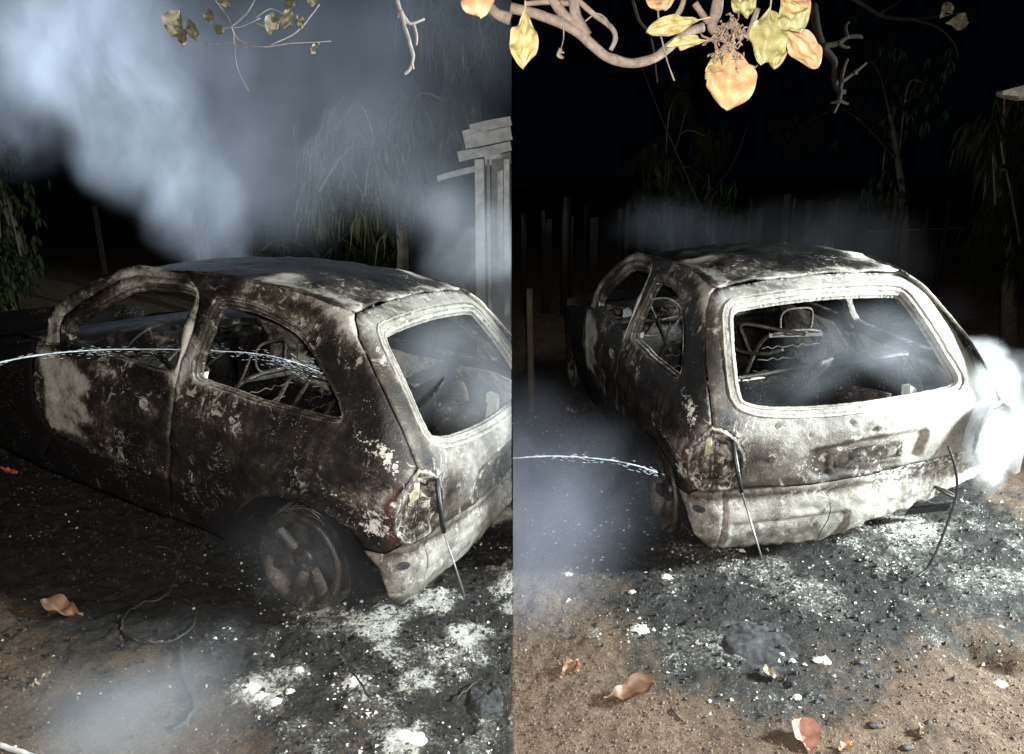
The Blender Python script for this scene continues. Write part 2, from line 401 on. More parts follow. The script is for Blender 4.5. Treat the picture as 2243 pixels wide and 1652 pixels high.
def resample(poly, step, closed=True):
    out = []; m = len(poly)
    for i in range(m if closed else m - 1):
        a = np.array(poly[i]); b = np.array(poly[(i + 1) % m]); n = max(1, int(round(np.linalg.norm(b - a) / step)))
        for k in range(n): out.append(tuple(a + (b - a) * k / n))
    if not closed: out.append(tuple(poly[-1]))
    return out
def smoothpoly(poly, n=4):
    m = len(poly); P = [np.array(p, float) for p in poly]; out = []
    for i in range(m):
        a, b, c, d = P[i - 1], P[i], P[(i + 1) % m], P[(i + 2) % m]
        for k in range(n):
            t = k / n; out.append(tuple(.5 * ((2 * b) + (c - a) * t + (2 * a - 5 * b + 4 * c - d) * t * t + (3 * b - a - 3 * c + d) * t ** 3)))
    return out
def inside(poly, x, y):
    x = np.asarray(x); y = np.asarray(y); r = np.zeros(x.shape, bool); m = len(poly)
    for i in range(m):
        x1, y1 = poly[i]; x2, y2 = poly[(i + 1) % m]
        if y1 == y2: continue
        c = ((y1 > y) != (y2 > y)) & (x < (x2 - x1) * (y - y1) / (y2 - y1) + x1); r ^= c
    return r
def edist(poly, x, y):
    d = np.full(np.shape(x), 9.0); m = len(poly)
    for i in range(m):
        ax, ay = poly[i]; bx, by = poly[(i + 1) % m]; L2 = (bx - ax) ** 2 + (by - ay) ** 2 + 1e-12
        t = np.clip(((x - ax) * (bx - ax) + (y - ay) * (by - ay)) / L2, 0, 1)
        d = np.minimum(d, np.hypot(x - ax - t * (bx - ax), y - ay - t * (by - ay)))
    return d
def warp(P, amp=.004):
    return np.array([amp * (fbm(Vector(p) * 5.0, 3)) + amp * .5 * noise.noise(Vector(p) * 19) for p in P])
def patch(name, outline, holes=(), mat=None, parent=None, step=.026, f=S, relief=None, thick=.012, tone=None, off=0.0, mirror=False, amp=.004, flip=False):
    out = resample(outline, step); hs = [resample(h, step) for h in holes]
    V = list(out); Ed = [(i, (i + 1) % len(out)) for i in range(len(out))]
    for h in hs:
        n = len(V); V += h; Ed += [(n + i, n + (i + 1) % len(h)) for i in range(len(h))]
    A = np.array(out); xs = np.arange(A[:, 0].min(), A[:, 0].max(), step); ys = np.arange(A[:, 1].min(), A[:, 1].max(), step)
    G = np.array([(x + (step / 2 if j % 2 else 0), y) for j, y in enumerate(ys) for x in xs])
    ok = inside(out, G[:, 0], G[:, 1]) & (edist(out, G[:, 0], G[:, 1]) > step * .45)
    for h in hs: ok &= ~inside(h, G[:, 0], G[:, 1]) & (edist(h, G[:, 0], G[:, 1]) > step * .45)
    V += [tuple(p) for p in G[ok]]
    r = delaunay_2d_cdt([Vector(p) for p in V], Ed, [], 0, 1e-6)
    vv = np.array([tuple(p) for p in r[0]]); fc = np.array([t for t in r[2] if len(t) == 3])
    c = vv[fc].mean(1); ok = inside(out, c[:, 0], c[:, 1])
    for h in hs: ok &= ~inside(h, c[:, 0], c[:, 1])
    fc = fc[ok]
    q, z = vv[:, 0], vv[:, 1]; P = f(q, z); n = Sn(q, z, f)
    if flip: n = -n
    if P[:, 1].mean() > .2 and n[:, 1].mean() < 0 or (abs(P[:, 1].mean()) < .2 and f is S and n[:, 0].mean() > 0): n = -n
    rl = relief(q, z) if relief else 0
    P = P + n * (warp(P, amp) + rl + off)[:, None]
    ash, rust, fleck = (tone(q, z, P) if tone else (0 * q + .3, 0 * q, 0 * q))
    if mirror:
        P = P * [1, -1, 1]; n = n * [1, -1, 1]
    B = P - n * thick; m = len(P)
    F = [tuple(t) for t in fc]; Pv = P[fc]
    nn = np.cross(Pv[:, 1] - Pv[:, 0], Pv[:, 2] - Pv[:, 0]); w = (nn * n[fc[:, 0]]).sum(1) < 0
    F = [(a, c2, b) if k else (a, b, c2) for (a, b, c2), k in zip(F, w)]
    ec = {}
    for t in F:
        for i in range(3):
            e = (t[i], t[(i + 1) % 3]); ec[e] = 1
    side = [(b, a, a + m, b + m) for (a, b) in ec if (b, a) not in ec]
    faces = F + [(a + m, c2 + m, b + m) for a, b, c2 in F] + side
    return mesh_obj(name, np.concatenate([P, B]), faces, mat, parent, True,
                    {'ash': np.tile(ash, 2), 'rust': np.tile(rust, 2), 'fleck': np.tile(fleck, 2)})
def lip(name, loop, prof, mat, parent, f=S, ash=.6, rust=0., mirror=False, step=.02, jit=.0015):
    """a stepped flange following a window opening: prof is a list of (towards the hole, inwards from the skin)"""
    lp = np.array(resample(loop, step)); P = f(lp[:, 0], lp[:, 1]); n = Sn(lp[:, 0], lp[:, 1], f)
    c = P.mean(0)
    if (n * (P - np.array([.5, 0, .9]))).sum() < 0: n = -n
    t = np.roll(P, -1, 0) - np.roll(P, 1, 0); t /= np.linalg.norm(t, axis=1, keepdims=True)
    b = np.cross(n, t)
    if ((c - P) * b).sum() < 0: b = -b
    V = []; A = []
    for k, (i, d) in enumerate(prof):
        j = np.array([rnd.uniform(-jit, jit) for _ in P])[:, None]
        V.append(P + b * (i + j) - n * d); A.append(np.full(len(P), ash + (.1 if k % 2 else -.1)))
    V = np.concatenate(V); m = len(P)
    if mirror: V = V * [1, -1, 1]
    F = [(k * m + i, k * m + (i + 1) % m, (k + 1) * m + (i + 1) % m, (k + 1) * m + i) for k in range(len(prof) - 1) for i in range(m)]
    return mesh_obj(name, V, F, mat, parent, False, {'ash': np.concatenate(A), 'rust': np.full(len(V), rust), 'fleck': np.zeros(len(V))})

DOOR_WIN = [(2.62, .992), (2.548, 1.079), (2.348, 1.160), (2.162, 1.229), (1.989, 1.288), (1.823, 1.322), (1.647, 1.337), (1.52, 1.345), (1.462, 1.335),
            (1.504, 1.303), (1.611, 1.234), (1.715, 1.154), (1.780, 1.078), (1.845, 1.015), (1.93, .972), (2.134, .970), (2.303, .973), (2.454, .977), (2.56, .978)]
QWIN = [(1.735, .968), (1.764, .985), (1.72, 1.05), (1.640, 1.115), (1.532, 1.202), (1.412, 1.285), (1.316, 1.326), (1.245, 1.337), (1.157, 1.339), (1.085, 1.338), (.992, 1.317),
        (.940, 1.290), (.918, 1.25), (.918, 1.190), (.920, 1.142), (.921, 1.096), (.926, 1.046), (.945, 1.000), (.980, .974), (1.028, .963), (1.110, .958), (1.262, .956), (1.420, .953), (1.522, .960), (1.648, .963)]
GUT = [(1.42, 1.408), (1.349, 1.410), (1.198, 1.419), (.977, 1.421), (.808, 1.428), (.688, 1.415), (.582, 1.397), (.503, 1.380)]
QUARTER = GUT + [(.545, 1.358), (.617, 1.295), (.652, 1.185), (.674, 1.088), (.687, .955), (.697, .858), (.749, .822), (.806, .766), (.824, .686), (.813, .60), (.762, .553),
                 (.82, .500), (.92, .494), (1.016, .562), (1.121, .591), (1.263, .602), (1.396, .596), (1.485, .55), (1.554, .463), (1.60, .36), (1.62, .25),
                 (1.99, .25), (1.992, .47), (1.990, .791), (1.895, .936), (1.80, 1.04), (1.655, 1.154), (1.50, 1.285), (1.425, 1.345)]
DOOR = [(1.905, .936), (2.0, .791), (2.003, .465), (2.26, .455), (2.534, .468), (2.70, .485), (2.80, .51), (2.92, .58), (2.975, .70), (2.98, .82), (2.90, .93),
        (2.70, .962), (2.665, 1.03), (2.59, 1.098), (2.39, 1.182), (2.2, 1.252), (2.02, 1.312), (1.84, 1.348), (1.66, 1.362), (1.5, 1.369), (1.434, 1.352), (1.51, 1.288), (1.664, 1.160), (1.81, 1.043)]
SIDE_RAIL = [(1.434, 1.36), (1.5, 1.377), (1.66, 1.370), (1.84, 1.356), (2.02, 1.320), (2.2, 1.260), (2.39, 1.190), (2.59, 1.107), (2.673, 1.035), (2.708, .968),
             (2.82, .955), (2.75, 1.05), (2.66, 1.125), (2.43, 1.215), (2.26, 1.275), (2.1, 1.325), (1.98, 1.355), (1.765, 1.392), (1.6, 1.402), (1.424, 1.407)]
FENDER = [(2.99, .82), (2.985, .70), (2.93, .57), (2.82, .505), (3.0, .25), (3.46, .25), (3.47, .35), (3.55, .5), (3.68, .58), (3.80, .60), (3.92, .58), (4.05, .5), (4.13, .35),
          (4.14, .28), (4.30, .28), (4.34, .45), (4.30, .62), (4.15, .70), (4.0, .76), (3.6, .84), (3.2, .89), (2.91, .94)]
SILL = [(1.99, .24), (3.0, .24), (2.815, .495), (2.70, .478), (2.534, .460), (2.26, .447), (2.0, .457)]
GATE_L = [(.495, 1.378), (.535, 1.358), (.608, 1.295), (.643, 1.185), (.665, 1.088), (.678, .955), (.688, .858), (.636, .84), (.587, .800), (.551, .72), (.551, .63), (.598, .557)]
GATE = [(0, 1.405), (.229, 1.398), (.377, 1.388)] + GATE_L + [(.278, .540), (-.061, .552), (-.36, .58), (-.598, .60)] + [(-q, z) for q, z in GATE_L[::-1]][1:] + [(-.377, 1.388), (-.229, 1.398)]
RWIN = [(.464, 1.299), (.36, 1.318), (.235, 1.326), (0, 1.332), (-.235, 1.325), (-.40, 1.312), (-.440, 1.285), (-.484, 1.16), (-.522, 1.037), (-.548, .968), (-.545, .935), (-.494, .912), (-.288, .903),
        (-.049, .897), (.175, .899), (.389, .911), (.50, .932), (.541, .967), (.532, 1.086), (.508, 1.191)]
VALANCE = [(.607, .550), (.75, .548), (.815, .492), (.915, .485), (.90, .465), (.844, .425), (.806, .354), (.765, .283), (.70, .235), (.655, .20), (.61, .205), (.56, .190), (.52, .198), (.469, .184), (.43, .196), (.38, .178), (.34, .182), (.30, .165), (.26, .178), (.20, .162), (.15, .18), (.10, .165), (.06, .20), (.02, .195), (-.03, .24), (-.06, .235), (-.10, .27), (-.16, .295), (-.20, .285), (-.25, .325),
           (-.303, .325), (-.36, .36), (-.41, .35), (-.483, .38), (-.62, .42), (-.76, .46), (-.915, .485), (-.815, .50), (-.762, .553), (-.598, .592), (-.36, .572), (-.061, .544), (.278, .532)]
RECESS = [(.262, .60), (.25, .725), (-.025, .752), (-.335, .762), (-.365, .735), (-.335, .60), (-.2, .556), (.20, .548)]
PLATE = [(.150, .695), (-.250, .722), (-.255, .598), (.130, .568)]

RWIN = smoothpoly(RWIN, 3); QWIN = smoothpoly(QWIN, 2); DOOR_WIN = smoothpoly(DOOR_WIN, 2)
def tone_side(q, z, P):
    x = P[:, 0]
    a = .12 + .0 * q
    a += .42 * np.exp(-((q - .60) / .10) ** 2) * sm(.9, 1.25, z)              # pale towards the tailgate seam
    a += .26 * sm(1.18, 1.30, z) * sm(1.6, 1.0, q)                             # roof rail
    a += .34 * np.exp(-((q - .73) / .06) ** 2) * sm(.93, .8, z) * sm(.5, .6, z)
    a += .30 * np.exp(-((z - .70) / .05) ** 2 - ((q - .92) / .16) ** 2)        # swage above the rear arch
    a += .16 * np.exp(-((z - .85) / .05) ** 2 - ((q - 1.45) / .22) ** 2)
    a += .50 * np.exp(-((edist([(1.66, 1.16), (1.80, 1.03), (1.90, .93)], q, z) / .045) ** 2)) * sm(1.36, 1.2, z)
    a += .10 * sm(.40, .46, z) * sm(1.9, 1.2, q) * (z < .5)
    d = edist(QWIN, q, z); a += .22 * np.exp(-(d / .014) ** 2)
    a -= .12 * sm(.75, .5, z) * sm(.9, 1.2, q)
    fl = .45 * np.exp(-((q - .90) / .07) ** 2 - ((z - .93) / .05) ** 2) + .8 * np.exp(-((q - .80) / .05) ** 2 - ((z - .89) / .07) ** 2) + .9 * np.exp(-((q - .90) / .08) ** 2 - ((z - .62) / .07) ** 2) + .35 * np.exp(-((q - 1.1) / .2) ** 2 - ((z - .70) / .05) ** 2)
    ru = 1.0 * np.exp(-(edist([(.80, .77), (.83, .68), (.80, .58)], q, z) / .05) ** 2) + .25 * sm(.6, .5, z) * sm(1.1, .9, q)
    return a, ru, fl
def tone_door(q, z, P):
    a = .10 + 0 * q
    b = sm(2.50, 2.62, q + .05 * np.sin(z * 40)) * sm(.50, .56, z) * sm(2.91, 2.87, q) * sm(.94, .90, z)
    a += .62 * b
    a += .32 * sm(.965, 1.05, z) * sm(2.4, 1.4, q) + .15 * sm(.965, 1.0, z)
    a += .42 * np.exp(-((edist([(1.66, 1.18), (1.80, 1.06), (1.91, .94)], q, z) / .05) ** 2))
    a += .20 * np.exp(-((q - 2.42) / .10) ** 2 - ((z - .60) / .07) ** 2) + .28 * np.exp(-((q - 2.122) / .05) ** 2 - ((z - .80) / .045) ** 2)
    a += .20 * np.exp(-((q - 2.4) / .12) ** 2 - ((z - .90) / .03) ** 2) + .14 * np.exp(-((z - .50) / .02) ** 2)
    return a, 0 * q, .2 * sm(.9, .5, z)
def tone_gate(q, z, P):
    a = .58 - .09 * sm(.35, .62, q) * sm(1.0, .8, z) - .06 * sm(-.1, .3, q)
    a += .14 * np.exp(-(edist(RWIN, q, z) / .03) ** 2)
    a += .10 * sm(-.1, -.4, q)
    a -= .42 * np.exp(-((q - .62) / .035) ** 2 - ((z - .865) / .05) ** 2) + .22 * np.exp(-((q - .50) / .05) ** 2 - ((z - .70) / .05) ** 2)
    a -= .20 * np.exp(-((q - .61) / .04) ** 2 - ((z - 1.1) / .12) ** 2)
    a -= .17 * inside(RECESS, q, z) * sm(-.30, -.1, q) + .12 * sm(.60, .56, z)
    ru = .62 * np.exp(-(edist([(.50, .91), (.2, .885), (-.2, .885)], q, z) / .014) ** 2) * sm(-.25, 0, q) + .18 * sm(.62, .56, z)
    return a, ru, 0 * q
def tone_val(q, z, P):
    a = .60 + 0 * q - .04 * sm(.60, .64, q) + .10 * sm(.2, -.2, q)
    a -= .16 * np.exp(-((z - .50) / .02) ** 2) + .25 * sm(.52, .55, z)
    ru = .50 * sm(.1, -.15, q) * sm(.40, .48, z) + .45 * np.exp(-((q - .625) / .02) ** 2) + .6 * sm(.74, .80, q) * sm(.40, .5, z)
    return a, ru, .6 * sm(.1, -.2, q)
def tone_roof(x, y, P):
    n = np.array([fbm(Vector((a * 2.2, b * 2.6, 3.3)), 4) for a, b in zip(x, y)])
    e = np.exp(-((x + .12) / .09) ** 2) * .70 + np.exp(-((abs(y) - .47) / .045) ** 2) * .40 * sm(.9, .4, x)
    e += .60 * np.exp(-((x - .34) / .12) ** 2 - ((y - .36) / .09) ** 2) + .60 * np.exp(-((x - .02) / .10) ** 2 - ((y - .32) / .13) ** 2)
    e += .6 * np.exp(-((x - .35) / .3) ** 2 - ((y + .40) / .10) ** 2)
    return -.16 + e + .60 * n, 0 * x, .1 + 0 * x
def relief_gate(q, z):
    d = edist(RECESS, q, z); r = -.024 * inside(RECESS, q, z) * sm(0, .030, d)
    d2 = edist(PLATE, q, z); ip = inside(PLATE, q, z)
    r += .010 * ip * sm(0, .006, d2) - .006 * ip * sm(.008, .014, d2)
    e = edist([(-.066, .862), (.0, .775), (-.13, .775)], q, z); ie = inside([(-.066, .875), (.015, .765), (-.145, .765)], q, z)
    r += .010 * ie * sm(0, .02, e) + .006 * np.exp(-(edist([(-.10, .86), (-.16, .80)], q, z) / .012) ** 2)
    for cx, cz, rr in ((-.066, .782, .016), (-.025, .775, .006), (-.105, .775, .006), (-.066, .845, .006), (.045, .823, .014), (.404, .84, .009), (.40, .77, .005), (.25, .79, .005)):
        r -= .014 * np.exp(-(((q - cx) ** 2 + (z - cz) ** 2) / rr ** 2) ** 2)
    r += .006 * np.exp(-((z - (.866 - .02 * abs(q))) / .012) ** 2)
    r -= .010 * np.exp(-((q - .46) / .035) ** 2 - ((z - .68) / .012) ** 2)
    return r
def relief_val(q, z):
    r = -.012 * sm(.372, .362, z) * sm(.60, .57, q) * (q > .0) + .006 * np.exp(-((z - .515) / .010) ** 2) * sm(.60, .56, abs(q))
    b = [(.46, .34), (.33, .34), (.33, .30), (.46, .30)]; r += .006 * inside(b, q, z) * sm(0, .008, edist(b, q, z))
    b = [(.30, .43), (.16, .43), (.16, .385), (.30, .385)]; r -= .006 * inside(b, q, z) * sm(0, .008, edist(b, q, z))
    r -= .014 * np.exp(-((q - .622) / .010) ** 2)
    for cx, cz, rr in ((.115, .405, .013), (.16, .30, .007), (.30, .26, .006), (.45, .25, .006)): r -= .014 * np.exp(-(((q - cx) ** 2 + (z - cz) ** 2) / rr ** 2) ** 2)
    r += .012 * np.array([noise.noise(Vector((a * 14, b * 18, 1))) for a, b in zip(q, z)]) * sm(.1, -.2, q)
    return r
def relief_side(q, z):
    r = .012 * np.exp(-((z - .70) / .035) ** 2) - .006 * sm(.66, .60, z)
    ar = np.hypot((q - 1.26) / 1.0, (z - .27)); r += .014 * np.exp(-((ar - .345) / .02) ** 2) * (z < .63)
    d = edist(QWIN, q, z); r -= .006 * np.exp(-((d - .022) / .006) ** 2)
    return r
def relief_door(q, z):
    r = .010 * np.exp(-((z - .70) / .035) ** 2)
    a = np.hypot(q - 2.122, z - .80); r += -.018 * sm(.055, .045, a) + .005 * np.exp(-((a - .058) / .006) ** 2) + .010 * np.exp(-((z - .805) / .008) ** 2) * sm(.05, .04, a)
    r -= .006 * np.exp(-((z - .945) / .006) ** 2) * (z < .96)
    b = sm(2.50, 2.62, q) * sm(.50, .56, z); r += b * .0035 * np.array([noise.noise(Vector((a2 * 60, b2 * 7, 2))) for a2, b2 in zip(q, z)])
    return r
_rx = [-.20, -.17, -.04, .09, .22, .4, .62, .76, 1.09, 1.19, 1.27]; _rz = [1.366, 1.375, 1.394, 1.410, 1.421, 1.419, 1.416, 1.405, 1.366, 1.343, 1.315]
def RF(x, y):
    x = np.asarray(x, float); y = np.asarray(y, float)
    z = np.interp(x, _rx, _rz) + .028 * (1 - (np.abs(y) / .5) ** 2.4) * sm(-.35, .2, x) + .010 * (1 - (y / .5) ** 2)
    x2 = x - .06 * y * np.clip((.4 - x) / .5, 0, 1) + .03 * (y / .5) ** 2 * 0
    return np.stack([x2, y + 0 * x, z], -1)
def lathe(prof, n=56, axis='y'):
    v = []; f = []
    for i in range(n):
        a = 2 * PI * i / n
        for r, y in prof: v.append((r * math.cos(a), y, r * math.sin(a)))
    m = len(prof)
    for i in range(n):
        j = (i + 1) % n
        for k in range(m - 1): f.append((i * m + k, i * m + k + 1, j * m + k + 1, j * m + k))
    return v, f
def wheel(root, loc, side, tilt=0, name='wheel', label=None):
    w = empty(name, loc); w.parent = root; w.scale = (1.12,) * 3 if label else (1,) * 3; w.rotation_euler = (tilt, 0, 0)
    if label: w['label'] = label
    s = side
    prof = [(.172, .0), (.185, .010), (.197, .012), (.205, .004), (.205, -.010), (.192, -.022), (.176, -.030), (.166, -.055), (.160, -.10), (.176, -.150), (.197, -.160), (.203, -.172), (.198, -.178), (.150, -.165), (.150, -.05), (.158, -.012), (.172, .0)]
    v, f = lathe([(r, y * s) for r, y in prof]); mesh_obj('rim', v, f, M_RIM, w)
    v, f = lathe([(.0, -.012 * s), (.045, -.012 * s), (.052, -.022 * s), (.056, -.040 * s), (.055, -.07 * s)], 32); mesh_obj('hub', v, f, M_RIM, w)
    for k in range(7):
        a0 = 2 * PI * k / 7 + .3; vs = []
        st = [(.050, -.030, .30), (.085, -.022, .30), (.12, -.016, .28), (.150, -.012, .24), (.172, -.014, .22)]
        for r, y, h in st:
            sw = a0 + (r - .05) * 1.6
            for g, dy in ((-h, -.020), (-h * .25, .004), (h * .8, -.006), (h, -.026)):
                vs.append((r * math.cos(sw + g), (y + dy) * s, r * math.sin(sw + g)))
        n = 4; fs = [(i * n + j, i * n + j + 1, (i + 1) * n + j + 1, (i + 1) * n + j) for i in range(4) for j in range(3)]
        o = mesh_obj('spoke', vs, fs, M_RIM, w)
    v, f = lathe([(.0, -.085 * s), (.100, -.085 * s), (.105, -.092 * s), (.105, -.15 * s)], 32); mesh_obj('brake_drum', v, f, M_SOOT, w)
    mb = MB()                                                          # loops of steel cord left by the burnt tyre
    for k in range(46):
        a = rnd.uniform(0, 2 * PI); r0 = rnd.uniform(.200, .222); y = rnd.uniform(-.16, -.01) * s; l = rnd.uniform(.3, 1.3)
        pts = [((r0 + rnd.uniform(-.006, .008)) * math.cos(a + l * t / 6), y + rnd.uniform(-.008, .008), (r0 + rnd.uniform(-.006, .008)) * math.sin(a + l * t / 6)) for t in range(7)]
        mb.tube([Vector((p[0], p[1], max(p[2], -.205))) for p in pts], .0013, 4)
    o = mb.build('tyre_cord', M_WIRE, w); o['kind'] = 'stuff'
    return w

def slab(name, pts, th, mat, parent):
    """a bent sheet: pts are rows of points of equal length"""
    r = len(pts); c = len(pts[0]); V = [Vector(p) for row in pts for p in row]; F = [(i * c + j, i * c + j + 1, (i + 1) * c + j + 1, (i + 1) * c + j) for i in range(r - 1) for j in range(c - 1)]
    o = mesh_obj(name, V, F, mat, parent)
    md = o.modifiers.new('s', 'SOLIDIFY'); md.thickness = th; md.offset = 0
    return o
def bilin(a, b, c, d, n, m, amp=.01, fr=6):
    a, b, c, d = map(Vector, (a, b, c, d)); rows = []
    for i in range(n + 1):
        row = []
        for j in range(m + 1):
            u, v = j / m, i / n; p = (a * (1 - u) + b * u) * (1 - v) + (d * (1 - u) + c * u) * v
            row.append(p + Vector([noise.noise(p * fr + Vector((k * 9, 0, 0))) * amp for k in range(3)]))
        rows.append(row)
    return rows

def build_car():
    root = empty('burnt_car')
    for mir in (False, True):
        patch('quarter_panel', QUARTER, [QWIN], M_BODY, root, .020, relief=relief_side, tone=tone_side, thick=.010, mirror=mir)
        lip('quarter_window_frame', QWIN, [(-.004, -.003), (.006, -.001), (.010, .010), (.019, .012), (.022, .030), (.030, .034), (.030, .045)], M_BODY, root, ash=.40, mirror=mir)
        d = patch('door', DOOR, [DOOR_WIN], M_BODY, root, .022, relief=relief_door, tone=tone_door, thick=.030, mirror=mir)
        lip('door_window_frame', DOOR_WIN, [(-.004, -.002), (.006, .002), (.010, .016), (.018, .020), (.020, .040)], M_BODY, d, ash=.30, mirror=mir)
        patch('side_rail', SIDE_RAIL, [], M_BODY, root, .02, tone=lambda q, z, P: (.46 + .0 * q, 0 * q, 0 * q), thick=.030, mirror=mir)
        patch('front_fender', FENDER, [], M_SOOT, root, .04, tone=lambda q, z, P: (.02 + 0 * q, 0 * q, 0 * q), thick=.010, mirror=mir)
        patch('sill', SILL, [], M_SOOT, root, .03, tone=lambda q, z, P: (.05 + .3 * (z > .44), 0 * q, 0 * q), thick=.04, mirror=mir)
        # inner side panel with its stamped openings
        holes = [[(1.45, .68), (1.62, .67), (1.66, .78), (1.50, .82)], [(1.08, .69), (1.32, .68), (1.34, .84), (1.12, .86)], [(1.40, .86), (1.44, .86), (1.44, .91), (1.40, .91)], [(1.32, .87), (1.35, .87), (1.35, .91), (1.32, .91)]]
        patch('inner_side_panel', [(.86, .64), (1.62, .64), (1.66, .45), (1.90, .45), (1.88, .93), (1.70, .945), (1.0, .945), (.86, .90)], holes, M_IN, root, .035, off=-.075, amp=.014,
              tone=lambda q, z, P: (.46 + .10 * sm(.8, .93, z), .1 + 0 * q, 0 * q), thick=.006, mirror=mir)
        dh = [[(2.05, .58), (2.25, .58), (2.25, .74), (2.07, .76)], [(2.40, .60), (2.62, .62), (2.60, .80), (2.42, .82)], [(2.20, .83), (2.30, .83), (2.30, .88), (2.20, .88)]]
        patch('inner_door_panel', [(2.02, .50), (2.80, .53), (2.86, .66), (2.84, .90), (2.60, .955), (1.98, .955)], dh, M_IN, d, .035, off=-.070, amp=.012,
              tone=lambda q, z, P: (.42 + .12 * sm(.85, .95, z), .05 + 0 * q, 0 * q), thick=.006, mirror=mir)
        s = -1 if mir else 1
        pil = [[S(np.array(q), np.array(z)) * [1, s, 1] + np.array([0, -s * .045, 0]) for q in (qa, qa + .05, qa + .10)] for qa, z in ((1.36, 1.38), (1.50, 1.25), (1.63, 1.12), (1.78, .98), (1.90, .85), (1.92, .6), (1.93, .35))]
        slab('door_pillar', pil, .03, M_IN, root)
        pts = [(.36 * math.cos(a), (.74 - t) * s, .27 + .36 * math.sin(a)) for t in (.0, .12, .24) for a in np.linspace(-.35, PI + .35, 18)]
        pts = [(p[0] - .03, p[1], p[2] - .01) for p in pts]
        mesh_obj('wheel_arch_liner', pts, [(k * 18 + i, k * 18 + i + 1, (k + 1) * 18 + i + 1, (k + 1) * 18 + i) for k in range(2) for i in range(17)], M_SOOT, root)
    # tail lamp openings and their pressed rims
    for s in (1, -1):
        rim = [(.695, .850), (.745, .818), (.798, .766), (.815, .686), (.804, .605), (.755, .560), (.605, .563), (.560, .63), (.560, .72), (.594, .795), (.64, .832)]
        rim = [(q * 1, z) for q, z in rim]
        t = lip('tail_lamp_housing', rim, [(-.010, -.006), (.004, -.008), (.012, .004), (.016, .030), (.030, .034), (.034, .070), (.075, .085), (.12, .085)], M_BODY, root, ash=.42, rust=.35, mirror=s < 0, step=.012, jit=.003)
        c = S(np.array(.69), np.array(.70)) * [1, s, 1]
        if s > 0:
            mesh_obj('lens_shard', [(c[0] + .035, c[1] + .030, .800), (c[0] + .025, c[1] + .008, .812), (c[0] + .03, c[1] - .002, .735), (c[0] + .05, c[1] + .030, .715), (c[0] + .018, c[1] + .016, .765)],
                     [(0, 1, 4), (1, 2, 4), (2, 3, 4), (3, 0, 4)], simple('melted_lens', (.62, .58, .40), .4, .5, 60), t, False)['label'] = 'pale yellowish shard of the melted tail lamp lens'
            mb = MB()
            for k in range(3): mb.tube([(c[0] + .05, c[1] - .02 * k, .59), (c[0] + .03, c[1] - .02 * k + .01, .66), (c[0] + .05, c[1] - .02 * k, .78)], .004, 5)
            mb.build('lamp_carrier', M_FRAME, t)
    # roof
    ro = [(-.128, -.5), (-.118, 0), (-.128, .5), (.0, .503), (.3, .503), (.7, .503), (1.05, .512), (1.19, .545), (1.225, .50), (1.26, 0), (1.225, -.50), (1.19, -.545), (1.05, -.512), (.7, -.503), (.3, -.503), (.0, -.503)]
    patch('roof', ro, [], M_BODY, root, .026, f=RF, tone=tone_roof, thick=.012, amp=.010, flip=True)
    for s in (1, -1):
        g = [S(np.array(q), np.array(z)) * [1, s, 1] + np.array([0, 0, .002]) for q, z in GUT]
        mb = MB(); mb.tube(g + [(1.0, .515 * s, 1.372), (1.16, .555 * s, 1.335)][:0], .006, 6); mb.build('roof_gutter', M_FRAME, root, True)
    # tailgate
    g = patch('tailgate', GATE, [RWIN], M_GATE, root, .0125, relief=relief_gate, tone=tone_gate, thick=.014, amp=.0035)
    lip('window_frame', RWIN, [(-.050, .001), (-.046, -.007), (-.030, -.007), (-.027, .004), (-.014, .006), (-.010, -.004), (-.002, -.003), (.003, .010), (.010, .014), (.012, .034)], M_GATE, g, ash=.62, rust=.1, step=.012)
    pv = resample([(.128, .684), (-.232, .709), (-.237, .606), (.112, .580)], .02)
    # the licence plate with its scorched, unreadable raised characters
    pl = patch('license_plate', [(.138, .688), (-.240, .714), (-.245, .602), (.120, .573)], [], M_BODY, g, .008, off=-.020, thick=.002, amp=.003,
               relief=lambda q, z: .004 * np.sin((q * 75)) * np.clip(np.sin(z * 70 + np.floor(q * 12) * 2.1), 0, 1) * (edist([(.138, .688), (-.240, .714), (-.245, .602), (.120, .573)], q, z) > .02),
               tone=lambda q, z, P: (.30 + 0 * q, .05 + 0 * q, 0 * q))
    pl['label'] = 'scorched number plate in the tailgate recess'
    patch('rear_valance', VALANCE, [], M_GATE, root, .014, relief=relief_val, tone=tone_val, thick=.006, amp=.008, off=-.004)
    # flat dark disc painting the shade of the corner bracket's hole
    c = S(np.array(.742), np.array(.452)); n = Sn(np.array(.742), np.array(.452)); n = n if n[0] < 0 else -n
    R = Vector(n).to_track_quat('Z', 'Y').to_matrix(); vs = [Vector(c) + Vector(n) * .010 + R @ Vector((.032 * math.cos(a), .019 * math.sin(a), 0)) for a in np.linspace(0, 2 * PI, 20, False)]
    vi = [p - Vector(n) * .05 for p in vs]; ct = Vector(c) + Vector(n) * .0106
    mesh_obj('bracket_hole_shade', vs + [ct], [(i, (i + 1) % 20, 20) for i in range(20)], M_CHAR, root)
    # front end, bonnet, cowl
    hb = [[(x, y * (.70 - .04 * max(0, x - 2.2) ** 2), .90 - .16 * min(1, (x - 1.85) * 4) - .10 * (x - 1.85) - .06 * max(0, x - 2.4) ** 2 + .03 * (1 - y * y)) for y in np.linspace(-1, 1, 11)] for x in np.linspace(1.85, 2.98, 10)]
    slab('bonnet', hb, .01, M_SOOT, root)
    slab('cowl', [[(x, y * .68, z) for y in np.linspace(-1, 1, 7)] for x, z in ((1.60, .90), (1.70, .94), (1.86, .93))], .02, M_IN, root)
